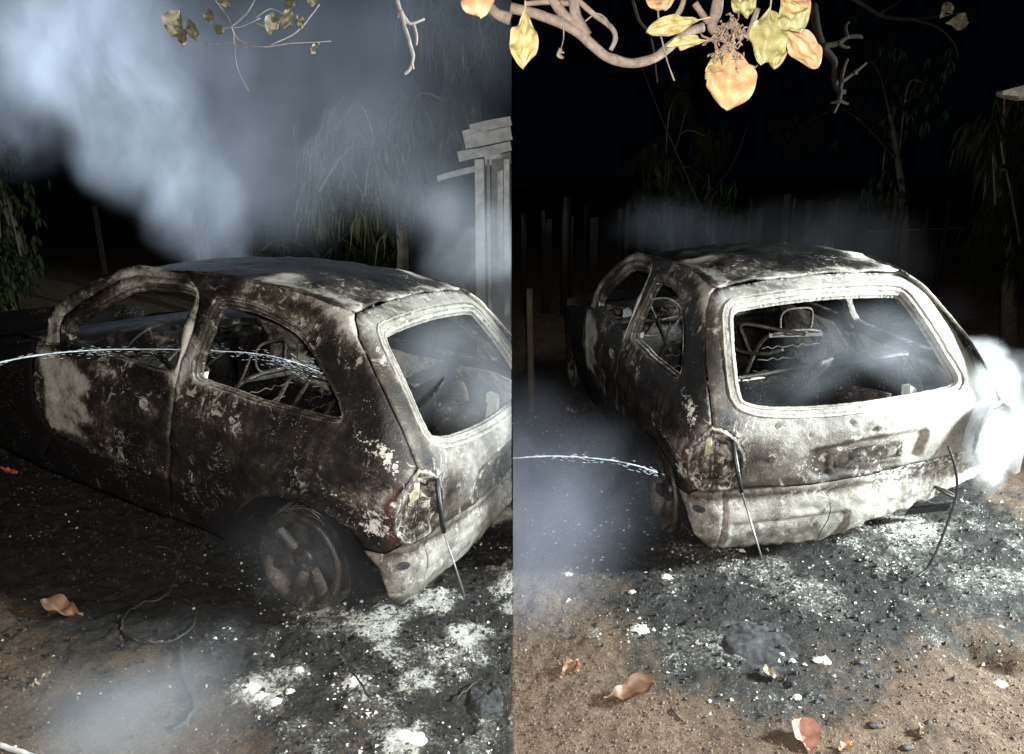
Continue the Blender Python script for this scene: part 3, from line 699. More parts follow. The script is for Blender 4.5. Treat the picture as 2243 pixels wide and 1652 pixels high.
    slab('windscreen_header', [[(x, y * .53, z + .02 * (1 - y * y)) for y in np.linspace(-1, 1, 9)] for x, z in ((1.15, 1.325), (1.20, 1.330), (1.265, 1.300))], .02, M_IN, root)
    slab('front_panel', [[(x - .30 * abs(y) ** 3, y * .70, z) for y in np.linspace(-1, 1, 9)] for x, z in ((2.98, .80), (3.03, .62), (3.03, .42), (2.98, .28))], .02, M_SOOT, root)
    # floor and boot tray, bulkhead
    slab('floor_pan', bilin((1.75, -.70, .30), (1.75, .70, .30), (-.56, .62, .30), (-.56, -.62, .30), 14, 10, .04, 4), .01, M_SOOT, root)
    slab('bulkhead', bilin((1.72, -.68, .92), (1.72, .68, .92), (1.72, .68, .30), (1.72, -.68, .30), 6, 10, .03, 5), .01, M_IN, root)
    # rear seat back, ribbed and sagging, with its top bar
    rows = []
    for i in range(9):
        t = i / 8; row = []
        for j in range(37):
            y = .60 - 1.20 * j / 36; z = .885 + .05 * (1 - j / 36) * 0 - .05 * y - t * .42; x = -.06 - .16 * t * (1 - t) * 0 - .10 * t + .010 * math.sin(y * 38) + .03 * noise.noise(Vector((y * 3, t * 3, 4)))
            row.append((x, y, z + .02 * noise.noise(Vector((y * 4, 1, 2)))))
        rows.append(row)
    st = slab('rear_seat_back', rows, .008, M_SOOT, root)
    mb = MB(); mb.tube(curve([(-.05, .60, .845), (-.055, .32, .868), (-.05, .05, .89), (-.045, -.12, .905)], 4), .012, 6); mb.build('seat_top_bar', M_FRAME, st, True)
    slab('parcel_shelf_beam', bilin((-.02, -.12, .925), (-.02, -.60, .955), (-.10, -.60, .935), (-.10, -.12, .90), 2, 8, .008), .012, burnt('rusty_inner_beam', .20), root)
    mb = MB()
    for k in range(3):
        x, y, z = -.05, .27 - .03 * k, .862 + .004 * k
        mb.box((x, y, z), (.05, .16 - .03 * k, .006), Matrix.Rotation(.1 * k, 3, 'Z'), .004)
    mb.build('pale_metal_strip', M_ASHW, st)
    # front seats: tubular frames with a hooped headrest
    for s in (1, -1):
        y0 = .335 * s - (.0 if s > 0 else -.07)
        sf = empty('front_seat_frame', (0, 0, 0)); sf.parent = root
        loop = curve([(.80, y0 - .20, .40), (.62, y0 - .21, .70), (.50, y0 - .19, .90), (.45, y0 - .12, .955), (.45, y0, .965), (.45, y0 + .12, .955), (.50, y0 + .19, .90), (.62, y0 + .21, .70), (.80, y0 + .20, .40)], 4)
        MB().tube(loop, .012, 7).build('backrest_loop', M_FRAME, sf, True)
        hz = 1.025 if s < 0 else 1.04
        pts = [(.45 + .01 * math.cos(a * 2), y0 + .100 * np.sign(math.cos(a)) * abs(math.cos(a)) ** .6, hz + .078 * np.sign(math.sin(a)) * abs(math.sin(a)) ** .6) for a in np.linspace(0, 2 * PI, 28, False)]
        MB().tube(pts, .0075, 6, closed=True).build('headrest_frame', M_FRAME, sf, True)
        for k in range(5):
            z = .50 + .09 * k; x = .74 - (z - .40) * .55
            MB().tube([(x + .005 * math.sin(i * 2.2), y0 - .19 + .38 * i / 12, z + .008 * math.sin(i * 2.6 + k)) for i in range(13)], .0028, 5).build('spring_wire', M_WIRE, sf)
        slab('seat_pan', bilin((.75, y0 - .2, .45), (.75, y0 + .2, .45), (1.20, y0 + .2, .50), (1.20, y0 - .2, .50), 5, 5, .04), .01, M_IN, sf)
        mb = MB(); mb.box((.46, y0, .935), (.02, .34, .02), Matrix.Rotation(.06, 3, 'X'), .003); mb.build('cross_tube', M_FRAME, sf)
    # folded rear hoop seen through the quarter window
    MB().tube(curve([(.12, .16, .93), (.18, .18, 1.02), (.17, .20, 1.10), (.10, .05, 1.08), (.05, -.10, 1.05)], 5), .011, 6).build('seat_hoop', M_FRAME, root, True)
    MB().tube(curve([(.30, .22, .95), (.15, .20, .95), (-.02, .16, .98), (-.10, .10, 1.02)], 5), .010, 6).build('seat_hoop', M_FRAME, root, True)
    # dashboard beam with burnt clutter, steering wheel
    da = empty('dashboard'); da.parent = root
    MB().tube([(1.50, -.66, .84), (1.50, .66, .84)], .028, 10).build('cross_beam', M_IN, da, True)
    for k in range(20):
        y = -.60 + 1.2 * k / 19 + rnd.uniform(-.02, .02); h = rnd.uniform(.03, .09)
        mb = MB(); mb.box((1.52 + rnd.uniform(-.05, .05), y, .875 + rnd.uniform(-.02, .045)), (rnd.uniform(.02, .10), rnd.uniform(.03, .08), h), Matrix.Rotation(rnd.uniform(-.6, .6), 3, 'X') @ Matrix.Rotation(rnd.uniform(-.6, .6), 3, 'Y'), .012)
        mb.build('bent_bracket', M_FRAME if k % 3 == 0 else M_IN, da)
    slab('instrument_shelf', bilin((1.46, -.62, .90), (1.46, .62, .90), (1.66, .62, .93), (1.66, -.62, .93), 5, 16, .05, 7), .006, M_IN, da)
    sw = empty('steering_wheel', (1.30, .33, .905)); sw.parent = root; sw.rotation_euler = (0, math.radians(62), 0)
    MB().tube([(.175 * math.cos(a), .175 * math.sin(a), 0) for a in np.linspace(0, 2 * PI, 36, False)], .0085, 7, closed=True).build('wheel_rim', M_FRAME, sw, True)
    for a in (.4, 2.7, 4.7):
        MB().tube([(.03 * math.cos(a), .03 * math.sin(a), -.03), (.17 * math.cos(a), .17 * math.sin(a), 0)], .007, 6).build('wheel_spoke', M_FRAME, sw, True)
    MB().tube([(0, 0, -.03), (0, 0, -.35)], .016, 8).build('steering_column', M_SOOT, sw, True)
    # loose rods, hooked scrap on the window sill
    MB().tube([(.655, .62, .955), (.60, .60, 1.00), (.575, .60, 1.03), (.52, .58, 1.075)], [.004, .006, .007, .004], 6).build('seat_belt_stalk', M_FRAME, root, True)
    MB().tube([(.47, .56, .90), (.43, .55, .97), (.40, .54, 1.05), (.385, .54, 1.09)], [.004, .007, .006, .004], 6).build('seat_belt_stalk', M_FRAME, root, True)
    mb = MB(); mb.tube(curve([(.66, .655, .965), (.62, .65, .985), (.60, .645, 1.01), (.56, .64, 1.015), (.54, .64, 1.0)], 4), .008, 6); mb.build('curled_bracket', M_FRAME, root, True)
    mb = MB(); mb.box((.60, .665, .975), (.13, .03, .022), Matrix.Rotation(.15, 3, 'Y'), .006); mb.build('white_plastic_remnant', M_ASHW, root)
    # slab leaning in the boot
    slab('leaning_plate', bilin((-.20, .10, .80), (-.13, -.02, .80), (-.30, -.05, 1.02), (-.36, .03, 1.02), 5, 3, .015), .012, burnt('dark_plate', .16, False), root)
    slab('boot_box_panel', bilin((-.20, -.15, .86), (-.45, -.28, .86), (-.45, -.28, .45), (-.20, -.15, .45), 5, 5, .02), .01, M_IN, root)
    mb = MB(); mb.box((-.42, -.40, .80), (.06, .03, .16), None, .01); mb.build('white_bracket', M_ASHW, root)
    # wheels
    wheel(root, (-.105, .735, .285), 1, 0, label='bare burnt rear wheel rim with curved spokes')
    wheel(root, (-.055, -.735, .268), -1); wheel(root, (2.443, .72, .265), 1); wheel(root, (2.443, -.72, .265), -1)
    MB().tube([(-.02, -.6, .26), (-.02, .6, .26)], .035, 8).build('rear_axle', M_SOOT, root, True)
    # tailgate gas strut hanging out of the left lamp
    gs = empty('gas_strut'); gs.parent = root; gs['label'] = 'gas strut hanging loose out of the left lamp opening'
    MB().tube([(-.69, .615, .805), (-.715, .583, .60), (-.722, .575, .56)], [.010, .0105, .0105], 8).build('strut_tube', M_CABLE, gs, True)
    MB().tube([(-.722, .575, .56), (-.80, .51, .29), (-.806, .505, .265)], [.0042, .0042, .006], 7).build('strut_rod', M_STEEL, gs, True)
    return root

def carve(root, Mx):
    """keep only what stands on the left-hand place of the yard: the wreck is seen there up to the dividing line x = 0"""
    bpy.context.view_layer.update()
    for o in [c for c in root.children_recursive if c.type == 'MESH']:
        bm = bmesh.new(); me = o.data.copy(); o.data = me; bm.from_mesh(me)
        W_ = o.matrix_world.copy()
        bm.transform(W_)
        bmesh.ops.bisect_plane(bm, geom=bm.verts[:] + bm.edges[:] + bm.faces[:], dist=1e-5, plane_co=(-.001, 0, 0), plane_no=(1, 0, 0), clear_outer=True)
        if not bm.faces:
            bm.free(); bpy.data.objects.remove(o); continue
        if o.name.startswith('rear_valance'):
            todo = set(bm.verts); isl = []
            while todo:
                st_ = [todo.pop()]; cur = list(st_)
                while st_:
                    v = st_.pop()
                    for e_ in v.link_edges:
                        w = e_.other_vert(v)
                        if w in todo: todo.discard(w); st_.append(w); cur.append(w)
                isl.append(cur)
            isl.sort(key=len)
            for cur in isl[:-1]: bmesh.ops.delete(bm, geom=cur, context='VERTS')
        bm.transform(W_.inverted()); bm.to_mesh(me); bm.free()
    for o in [c for c in root.children_recursive if c.type == 'EMPTY']:
        if not o.children: bpy.data.objects.remove(o)
def copy_tree(o, parent=None):
    c = o.copy(); COL.objects.link(c); c.parent = parent
    for ch in list(o.children): copy_tree(ch, c)
    return c
carR = build_car()
carL = copy_tree(carR)
def applymods(root):
    dg = bpy.context.evaluated_depsgraph_get()
    for o in [c for c in root.children_recursive if c.type == 'MESH' and c.modifiers]:
        me = bpy.data.meshes.new_from_object(o.evaluated_get(dg)); o.modifiers.clear(); o.data = me
bpy.context.view_layer.update(); applymods(carR); applymods(carL)
carR.matrix_world = MR; carL.matrix_world = ML
tag(carR, 'burnt-out hatchback seen from behind, whole pale grey tailgate and steam at its right corner', 'car', 'burnt hatchback wrecks')
tag(carL, 'burnt-out hatchback seen from its left side, soot black door and bare rear wheel rim showing', 'car', 'burnt hatchback wrecks')
carve(carL, ML)
# extras that only hang from the wreck on the right
def in_r(p): return MR @ Vector(p)
hk = MB().tube([(-.60, -.46, .42), (-.63, -.465, .415), (-.655, -.49, .40), (-.66, -.52, .385), (-.64, -.535, .385), (-.625, -.51, .40), (-.60, -.48, .41)], .0075, 7).build('tow_hook', M_FRAME, carR, True)
cb = MB().tube(curve([(-.655, -.455, .655), (-.70, -.47, .56), (-.73, -.47, .45), (-.76, -.42, .30), (-.80, -.33, .13), (-.83, -.25, .09)], 6), .0055, 7).build('dangling_cable', M_CABLE, carR, True)
wr = MB().tube(curve([(-.665, .105, .41), (-.67, .12, .34), (-.665, .15, .27), (-.66, .17, .16)], 6), .0025, 5).build('dangling_wire', M_CHAR, carR, True)

# ------------------------------------------------------------------ leaves, branches
def leaf(name, base, tip, width, mat, face=(0, -1, 0), curl=.12, cup=.15, ruffle=.006, obov=.62, parent=None, seed=0, stem=.0, nl=16, nw=9):
    base = Vector(base); tip = Vector(tip); ax = tip - base; Ln = ax.length; ax.normalize(); fc = Vector(face)
    sd = ax.cross(fc).normalized(); up = sd.cross(ax).normalized(); V = []; A = []
    for i in range(nl + 1):
        t = i / nl; prof = (max(math.sin(PI * t ** (.55 + 1.5 * obov)), 0) ** .62 * (.55 + .45 * min(1, t * 2.2))) if 0 < t < 1 else .03
        w = width / 2 * prof * (1 + .10 * noise.noise(Vector((t * 5, seed, 1))))
        for j in range(nw):
            u = -1 + 2 * j / (nw - 1)
            p = base + ax * Ln * t + sd * u * w + up * (-curl * Ln * (t - .35) ** 2 * 2 + cup * w * u * u + ruffle * 2 * noise.noise(Vector((t * 6, u * 2.5, seed + 5))) + ruffle * abs(u) * math.sin(t * 16 + seed + u))
            V.append(p); sv = abs(((t * 9 - abs(u) * 1.4) % 1) - .5) * 2
            A.append(max(math.exp(-(u * w / .004) ** 2), .7 * max(0, 1 - (1 - sv) * 7)) if abs(u) < .97 else 0)
    F = [(i * nw + j, i * nw + j + 1, (i + 1) * nw + j + 1, (i + 1) * nw + j) for i in range(nl) for j in range(nw - 1)]
    n = len(V); V2 = V + [v - up * .0012 for v in V]; F2 = F + [tuple(a + n for a in f[::-1]) for f in F]
    mb = MB(); mb.add(V2, F2)
    if stem: mb.tube([base - ax * stem, base + ax * Ln * .1], [.0022, .0012], 5, False)
    A = A + A + [.8] * (len(mb.v) - 2 * n)
    return mesh_obj(name, mb.v, mb.f, mat, parent, True, {'vein': A})
def leafpx(lst, dep, names, parent=None, **k):
    pass
# the near branch with its yellow leaves, right half
D0 = 1.55
br = empty('tree_branch', at(1400, 120, D0)); bm_ = br
tag(br, 'bare grey-brown branch bending down under the big yellow leaves at the top', 'branch')
def brpart(name, pts, r, n=8, mat=M_BARK, root=None):
    root = root or br; c = [p for p in curve(pts, 6)]; m = len(c)
    rr = [r[0] + (r[1] - r[0]) * i / (m - 1) + .0012 * noise.noise(p * 40) for i, p in enumerate(c)]
    c = [p + Vector([noise.noise(p * 22 + Vector((k * 7, 0, 0))) * .0022 for k in range(3)]) for p in c]
    o = MB().tube([p - root.location for p in c], rr, n).build(name, mat, root, True); return o
A_ = lambda pts, d=D0: [at(x, y, d + (k * .006)) for k, (x, y) in enumerate(pts)]
brpart('limb', A_([(1118, 17), (1190, 36), (1245, 58), (1290, 92), (1330, 124), (1380, 138), (1430, 130), (1462, 106), (1495, 78), (1540, 60)]), (.011, .0105), 10)
brpart('limb', A_([(1205, -10), (1222, 15), (1250, 45), (1285, 85)]), (.012, .010), 10)
brpart('limb', A_([(1255, -10), (1262, 30), (1268, 50), (1285, 78)]), (.013, .012), 10)
brpart('twig', A_([(1265, 0), (1300, 30), (1338, 58), (1348, 85), (1338, 110)]), (.006, .005))
brpart('twig', A_([(1338, 58), (1325, 38), (1305, 30), (1278, 50)]), (.003, .0015), 6)
brpart('twig', A_([(1150, 8), (1200, 5), (1262, 8)]), (.006, .006))
brpart('twig', A_([(1232, 35), (1234, 80), (1228, 108)]), (.0018, .0012), 5)
brpart('seed_head', A_([(1228, 108), (1222, 122), (1232, 126), (1224, 118), (1234, 114)]), (.004, .003), 6)
brpart('twig', A_([(1440, 14), (1443, 60), (1452, 98), (1462, 140), (1478, 178)]), (.0022, .0012), 5)
brpart('twig', A_([(1385, 0), (1400, 45), (1420, 70), (1432, 110), (1440, 180)], D0 + .5), (.005, .002), 6, M_DIM)
brpart('limb', A_([(1575, -8), (1568, 25), (1560, 55), (1570, 70)]), (.013, .011), 9)
brpart('twig', A_([(1522, 8), (1538, 30), (1552, 48)]), (.0075, .007), 7)
brpart('twig', A_([(1498, -4), (1492, 20), (1480, 40)]), (.007, .006), 7)
brpart('twig', A_([(1660, 20), (1645, 55), (1635, 85)]), (.007, .005), 7)
# clustered dry flower heads
mb = MB()
for k in range(170):
    a = rnd.uniform(0, 2 * PI); r = abs(rnd.gauss(0, 1)) * 22; cx, cy = rnd.choice([(1590, 60), (1570, 85), (1600, 100), (1625, 75), (1605, 55), (1585, 110), (1615, 130), (1575, 120)])
    p0 = at(cx, cy, D0 + rnd.uniform(-.02, .03)); p = at(cx + r * .8 * math.cos(a), cy + r * .8 * math.sin(a), D0 + rnd.uniform(-.04, .04))
    mid = (p0 + p) / 2 + Vector([rnd.uniform(-.008, .008) for _ in range(3)]); mb.tube([q - br.location for q in (p0, mid, p, p + Vector([rnd.uniform(-.007, .007) for _ in range(3)]))], [.0018, .0015, .0024, .001], 4)
o = mb.build('dry_flower_cluster', simple('dry_flower', (.27, .19, .14), .9, .5, 60), br); o['kind'] = 'stuff'
LV = [((1150, 20), (1146, 140), 62, M_LEAF_Y, 0, 'yellow leaf hanging at the left end of the near branch'),
      ((1538, 42), (1421, 66), 40, M_LEAF_Y, 1, 'long ruffled yellow leaf pointing left above the branch bend'),
      ((1552, 88), (1466, 96), 26, M_LEAF_Y, 2, 'narrow yellow leaf lying just above the branch bend'),
      ((1606, 92), (1594, 238), 104, M_LEAF_O, 3, 'largest orange leaf hanging lowest below the flower cluster'),
      ((1600, 105), (1552, 165), 36, M_LEAF_G, 4, 'small greenish leaf tucked behind the largest orange leaf'),
      ((1688, 12), (1676, 132), 80, M_LEAF_G, 5, 'broad green-yellow leaf right of the flower cluster'),
      ((1705, 70), (1697, 143), 42, M_LEAF_Y, 6, 'small yellow leaf showing below the broad green-yellow one'),
      ((1706, 50), (1795, 140), 58, M_LEAF_O, 7, 'orange leaf with a folded grey edge at the right of the cluster'),
      ((1712, 0), (1752, 66), 62, M_LEAF_G, 8, 'curled green leaf at the top right of the cluster'),
      ((1700, -30), (1770, 36), 52, M_LEAF_O, 9, 'orange leaf cut by the top edge at the right of the cluster'),
      ((1610, -22), (1640, 32), 52, M_LEAF_G, 10, 'yellow-green leaf cut by the top edge above the flowers'),
      ((1450, -24), (1455, 15), 66, M_LEAF_O, 11, 'pale orange leaf cut by the top edge above the long yellow leaf')]
for (b, t, w, m, sd, lb) in LV:
    dd = D0 - .03 + .008 * (sd % 4); dd += .03 if sd in (4, 6, 7) else 0
    pb, pt = at(*b, dd + .02), at(*t, dd - .01)
    o = leaf('leaf', (0, 0, 0), pt - pb, w * 1.4552 / CAM_F * dd * 1.04, m, face=(rnd.uniform(-.25, .25), -1, rnd.uniform(-.1, .3)), curl=.10 if sd != 3 else .05, cup=.25, ruffle=.0042, seed=sd * 3.7, stem=.02, nl=44, nw=25)
    o.location = pb; tag(o, lb, 'leaf', 'large leaves on the near branch')
def deadbranch(name, label, root, segs, dep, r, mat=M_TWIG, cat='branch'):
    e = empty(name, at(*root, dep)); tag(e, label, cat)
    for pts, a, b in segs: brpart('twig', A_(pts, dep), (a * r, b * r), 6, mat, e)
    return e
deadbranch('dead_branch', 'knotted leafless branch hanging right of the leaf cluster', (1800, 100),
           [([(1780, 10), (1790, 70), (1802, 105), (1818, 122), (1828, 140), (1828, 175), (1836, 198), (1850, 202)], 1.6, .9), ([(1802, 102), (1835, 95), (1855, 82), (1880, 80), (1888, 83)], 1.2, .6),
            ([(1855, 82), (1852, 60), (1860, 48)], .8, .4), ([(1835, 95), (1850, 103), (1860, 104)], .8, .4), ([(1840, 195), (1845, 160), (1855, 130)], .9, .6), ([(1842, 180), (1870, 160), (1898, 138)], .9, .5),
            ([(1842, 198), (1836, 222), (1826, 248)], 1.0, .6), ([(1836, 222), (1818, 226)], .8, .4), ([(1836, 222), (1858, 228)], .8, .4), ([(1870, 160), (1878, 162)], .7, .4)], 3.2, .0125, M_DIM)
tb = deadbranch('dead_branch', 'thin dim branch crossing the dark sky at the top right', (1850, 20),
           [([(1860, -10), (1900, 15), (1935, 35), (1990, 42), (2040, 38), (2070, 32)], 1.3, .8), ([(2000, 42), (2055, 60), (2090, 95), (2100, 130)], .8, .3), ([(1930, 28), (1985, -5)], .6, .4), ([(2070, 30), (2130, 30)], .5, .2)], 4.6, .013, M_DIM)
for (b, t, w, lb) in (((2072, 50), (2124, 46), 34, 'dim roundish leaf at the tip of the upper right branch'), ((2060, 40), (2085, 5), 30, 'dim upright leaf on the upper right branch')):
    pb, pt = at(*b, 4.6), at(*t, 4.6); o = leaf('leaf', (0, 0, 0), pt - pb, w * .00295, M_LEAF_P, seed=w); o.location = pb; tag(o, lb, 'leaf')
# the hazy twigs and leaves, left half
deadbranch('dead_branch', 'forked grey dead branch hanging in the haze near the top middle', (895, 30),
           [([(868, -8), (875, 20), (888, 42), (900, 52), (930, 42)], 1.5, .8), ([(878, 25), (888, 60), (898, 95), (905, 125), (898, 150), (886, 162)], 1.5, .9), ([(906, 53), (912, 75), (912, 98)], 1.0, .6), ([(875, 25), (872, 40)], .9, .6), ([(903, 140), (906, 152)], .9, .6)], 2.6, .0065)
deadbranch('dead_branch', 'tangle of thin hazy twigs at the top between the pale leaves', (540, 70),
           [([(470, 0), (500, 40), (520, 85), (570, 103), (640, 95), (705, 92), (725, 90)], .7, .25), ([(540, 105), (500, 95), (450, 98)], .5, .3), ([(590, 100), (650, 70), (700, 10)], .5, .4), ([(560, 50), (600, 60), (640, 10)], .4, .3),
            ([(505, 60), (540, 30), (560, -5)], .5, .3), ([(512, 75), (515, 110), (520, 150), (545, 200)], .3, .2), ([(560, 40), (590, 20), (620, 30), (640, 55)], .3, .3), ([(470, 60), (520, 60), (570, 40)], .4, .3)], 3.3, .008)
LV2 = [((395, 20), (365, 62), 42, 'pale round leaf at the left of the hazy leaf group'), ((398, 48), (375, 78), 34, 'pale leaf just below the round one in the hazy group'), ((405, 62), (398, 95), 26, 'lowest pale leaf of the hazy group at the smoke edge'),
       ((412, 40), (428, 85), 26, 'narrow shaded leaf beside the hazy leaf group'), ((455, 18), (460, 48), 24, 'single pale leaf left of the twigs'), ((598, 24), (592, 72), 30, 'oval pale leaf with dark veins hanging from the twigs'),
       ((640, 18), (620, 58), 26, 'slanting pale leaf right of the oval one'), ((655, 30), (660, 58), 18, 'small pointed pale leaf among the twigs'), ((470, 55), (485, 72), 22, 'small drooping leaf under the twigs'),
       ((640, -14), (632, 16), 28, 'pale leaf cut by the top edge above the twigs'), ((700, 93), (680, 116), 12, 'thin dangling leaf at the twig end'), ((690, -12), (682, 10), 26, 'pale leaf cut by the top edge right of the twigs'), ((470, -20), (500, 10), 26, 'shaded leaf at the top edge left of the twigs')]
for k, (b, t, w, lb) in enumerate(LV2):
    pb, pt = at(*b, 3.25), at(*t, 3.22); o = leaf('leaf', (0, 0, 0), pt - pb, w * .0021, M_LEAF_P, face=(rnd.uniform(-.4, .4), -1, .2), seed=40 + k, obov=.5, nl=10, nw=7); o.location = pb; tag(o, lb, 'leaf', 'pale leaves in the haze')
pb, pt = at(1040, -40, 1.5), at(1050, 32, 1.49); o = leaf('leaf', (0, 0, 0), pt - pb, .070, M_LEAF_O, seed=3, nl=16); o.location = pb; tag(o, 'bright orange leaf cut by the top edge left of the dividing line', 'leaf')
e = empty('tree_branch', at(1095, 30, 1.52)); tag(e, 'short piece of pale branch beside the bright orange leaf', 'branch')
brpart('limb', [at(1072, 14, 1.52), at(1092, 32, 1.52), at(1119.2, 42, 1.52)], (.010, .0125), 10, M_BARK, e)

# ------------------------------------------------------------------ trees, fences, shed
def droop_tree(name, label, trunk, clumps, dep, mat, size=.0042, half=-1, n=60, ln=(.18, .42), wid=.022, cat='tree'):
    """a tree whose crown is clumps of long hanging leaves; clumps are (x, y, radius) as seen, given their own depth"""
    base = at(trunk[0], trunk[1], dep); root = empty(name, (base.x, base.y, g1(base.x, base.y) - .05)); tag(root, label, cat, 'trees behind the yard')
    R0 = root.location
    mb = MB(); top = at(clumps[0][0], clumps[0][1], dep)
    pts = curve([R0, (R0 + top) / 2 + Vector((.15, .1, 0)), top], 5); mb.tube([p - R0 for p in pts], [.09 - .06 * i / (len(pts) - 1) for i in range(len(pts))], 8); tr = mb.build('trunk', M_POST, root, True)
    lb = MB()
    for c in clumps[1:]:
        p = at(c[0], c[1], dep + rnd.uniform(-.3, .4)); lb.tube([q - R0 for q in curve([pts[-2 - rnd.randint(0, 3)], (top + p) / 2 + Vector((0, 0, .15)), p], 4)], .012, 5)
    if lb.v: lb.build('limb', M_POST, root, True)
    fb = MB(); V = []; F = []
    for cx, cy, r in clumps:
        rm = r * 1.4552 / CAM_F * dep; c0 = at(cx, cy, dep)
        for k in range(n):
            d = Vector((rnd.gauss(0, .5), rnd.gauss(0, .5), rnd.gauss(0, .45))) * rm; p = c0 + d
            if p.x * half < .05: continue
            for s in range(rnd.randint(3, 6)):
                a = rnd.uniform(0, 2 * PI); l = rnd.uniform(*ln); o = Vector((math.cos(a), math.sin(a), 0)) * rnd.uniform(.02, .16) * l / .3
                q0 = p; q1 = p + o * .7 + Vector((0, 0, -l * .35)); q2 = p + o + Vector((0, 0, -l)); w = Vector((-math.sin(a + .6), math.cos(a + .6), 0)) * wid * .5
                i = len(V); V += [q0 - w * .3 - R0, q0 + w * .3 - R0, q1 - w - R0, q1 + w - R0, q2 - R0]; F += [(i, i + 1, i + 3, i + 2), (i + 2, i + 3, i + 4)]
    o = mesh_obj('crown', V, F, mat, root, False); o['kind'] = 'stuff'
    return root
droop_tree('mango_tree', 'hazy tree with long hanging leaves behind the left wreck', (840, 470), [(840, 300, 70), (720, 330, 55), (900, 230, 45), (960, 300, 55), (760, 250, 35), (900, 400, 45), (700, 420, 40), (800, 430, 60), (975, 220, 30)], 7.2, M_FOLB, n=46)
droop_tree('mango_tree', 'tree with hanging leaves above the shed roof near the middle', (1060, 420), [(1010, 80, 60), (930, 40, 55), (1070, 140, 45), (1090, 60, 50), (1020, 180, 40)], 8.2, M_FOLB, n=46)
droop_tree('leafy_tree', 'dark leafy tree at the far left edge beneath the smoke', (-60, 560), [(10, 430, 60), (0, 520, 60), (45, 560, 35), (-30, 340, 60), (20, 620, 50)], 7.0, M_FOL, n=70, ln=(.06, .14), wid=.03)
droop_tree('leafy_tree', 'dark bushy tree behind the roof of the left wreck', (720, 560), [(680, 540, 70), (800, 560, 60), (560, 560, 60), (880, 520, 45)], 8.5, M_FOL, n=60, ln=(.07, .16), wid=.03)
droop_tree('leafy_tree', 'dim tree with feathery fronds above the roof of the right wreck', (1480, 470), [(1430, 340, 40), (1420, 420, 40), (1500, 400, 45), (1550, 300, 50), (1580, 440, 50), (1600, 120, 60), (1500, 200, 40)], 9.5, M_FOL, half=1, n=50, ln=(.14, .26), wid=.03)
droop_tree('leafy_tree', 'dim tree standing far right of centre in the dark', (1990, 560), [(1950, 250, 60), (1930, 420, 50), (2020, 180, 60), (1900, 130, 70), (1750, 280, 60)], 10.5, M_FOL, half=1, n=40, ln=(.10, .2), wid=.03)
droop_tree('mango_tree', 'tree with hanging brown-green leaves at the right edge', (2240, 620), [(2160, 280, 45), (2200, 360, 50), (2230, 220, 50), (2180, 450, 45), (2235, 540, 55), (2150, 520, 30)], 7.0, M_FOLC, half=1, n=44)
# low boughs behind the branch
e = empty('bare_bough', at(1540, 440, 8)); tag(e, 'long thin bare bough leaning in the dark behind the right wreck', 'branch')
brpart('limb', [at(1400, 130, 8), at(1450, 260, 8), at(1520, 420, 8), at(1580, 560, 8)], (.005, .009), 6, M_DIM, e)
brpart('limb', [at(1545, 430, 8), at(1600, 370, 8), at(1640, 270, 8)], (.006, .004), 6, M_DIM, e)

def post(px, ytop, ybot, dep, w, label, lean=0, mat=M_POST, grp='fence posts'):
    t = at(px, ytop, dep); bt = at(px + lean, ybot, dep); gzv = g1(bt.x, bt.y); h = max(t.z - gzv, .3)
    mb = MB(); n = 5; vs = []
    for i in range(n + 1):
        z = -.1 + (h + .1) * i / n; k = 1 - .1 * i / n
        for a in range(8):
            g = 2 * PI * a / 8; vs.append(((w * k * (1 + .15 * noise.noise(Vector((a, i * .7, px))))) * math.cos(g) + (t.x - bt.x) * i / n, w * k * math.sin(g), z + (.02 * noise.noise(Vector((a * 2, px, 0))) if i == n else 0)))
    fs = [(i * 8 + a, i * 8 + (a + 1) % 8, (i + 1) * 8 + (a + 1) % 8, (i + 1) * 8 + a) for i in range(n) for a in range(8)] + [tuple(n * 8 + a for a in range(8))]
    o = mesh_obj('fence_post', vs, fs, mat); o.location = (bt.x, bt.y, gzv); tag(o, label, 'post', grp); return o
post(1159, 628, 732, 5.6, .030, 'short pale post standing alone in the dark left of the right wreck', 8)
PO = []
for k, (px, yt, yb, lb) in enumerate([(1947, 420, 560, 'first fence post behind the right wreck'), (1960, 440, 570, 'second fence post behind the right wreck'), (2015, 460, 575, 'fence post halfway to the right edge'), (2058, 440, 580, 'thick fence post near the right foliage'), (1240, 430, 560, 'broad dim fence post above the left side of the right picture half')]):
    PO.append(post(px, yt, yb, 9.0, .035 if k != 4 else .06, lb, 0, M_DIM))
pk = empty('picket_fence', (0, 0, 0)); 
pk.location = (.6, 9.2, 0); tag(pk, 'dim paling fence across the back of the right half', 'fence')
for k in range(22):
    x = .15 + k * .19 + .07 * math.sin(k * 2.3); y = 9.2 + .05 * noise.noise(Vector((k * 1.3, 0, 0))); h = 1.30 + .40 * noise.noise(Vector((k * 2.1, 4, 0))); z = g1(x, y)
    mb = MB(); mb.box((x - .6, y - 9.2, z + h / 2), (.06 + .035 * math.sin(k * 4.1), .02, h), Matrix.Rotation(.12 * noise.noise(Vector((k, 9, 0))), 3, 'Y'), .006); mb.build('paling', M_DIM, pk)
pk2 = empty('picket_fence', (-2.5, 8.6, 0)); tag(pk2, 'dim paling fence in the smoke behind the left wreck', 'fence')
for k, x in enumerate((-4.9, -3.75, -3.62, -3.1, -2.72, -2.55, -2.1, -1.78, -1.7, -1.2, -.9, -.55, -.3)):
    y = 8.6; h = 1.3 + .18 * noise.noise(Vector((k * 2.1, 7, 0))); z = g1(x, y)
    mb = MB(); mb.box((x + 2.5, 0, z + h / 2), (.045, .03, h), Matrix.Rotation(.05 * noise.noise(Vector((k, 3, 0))), 3, 'Y'), .006); mb.build('paling', M_DIM, pk2)
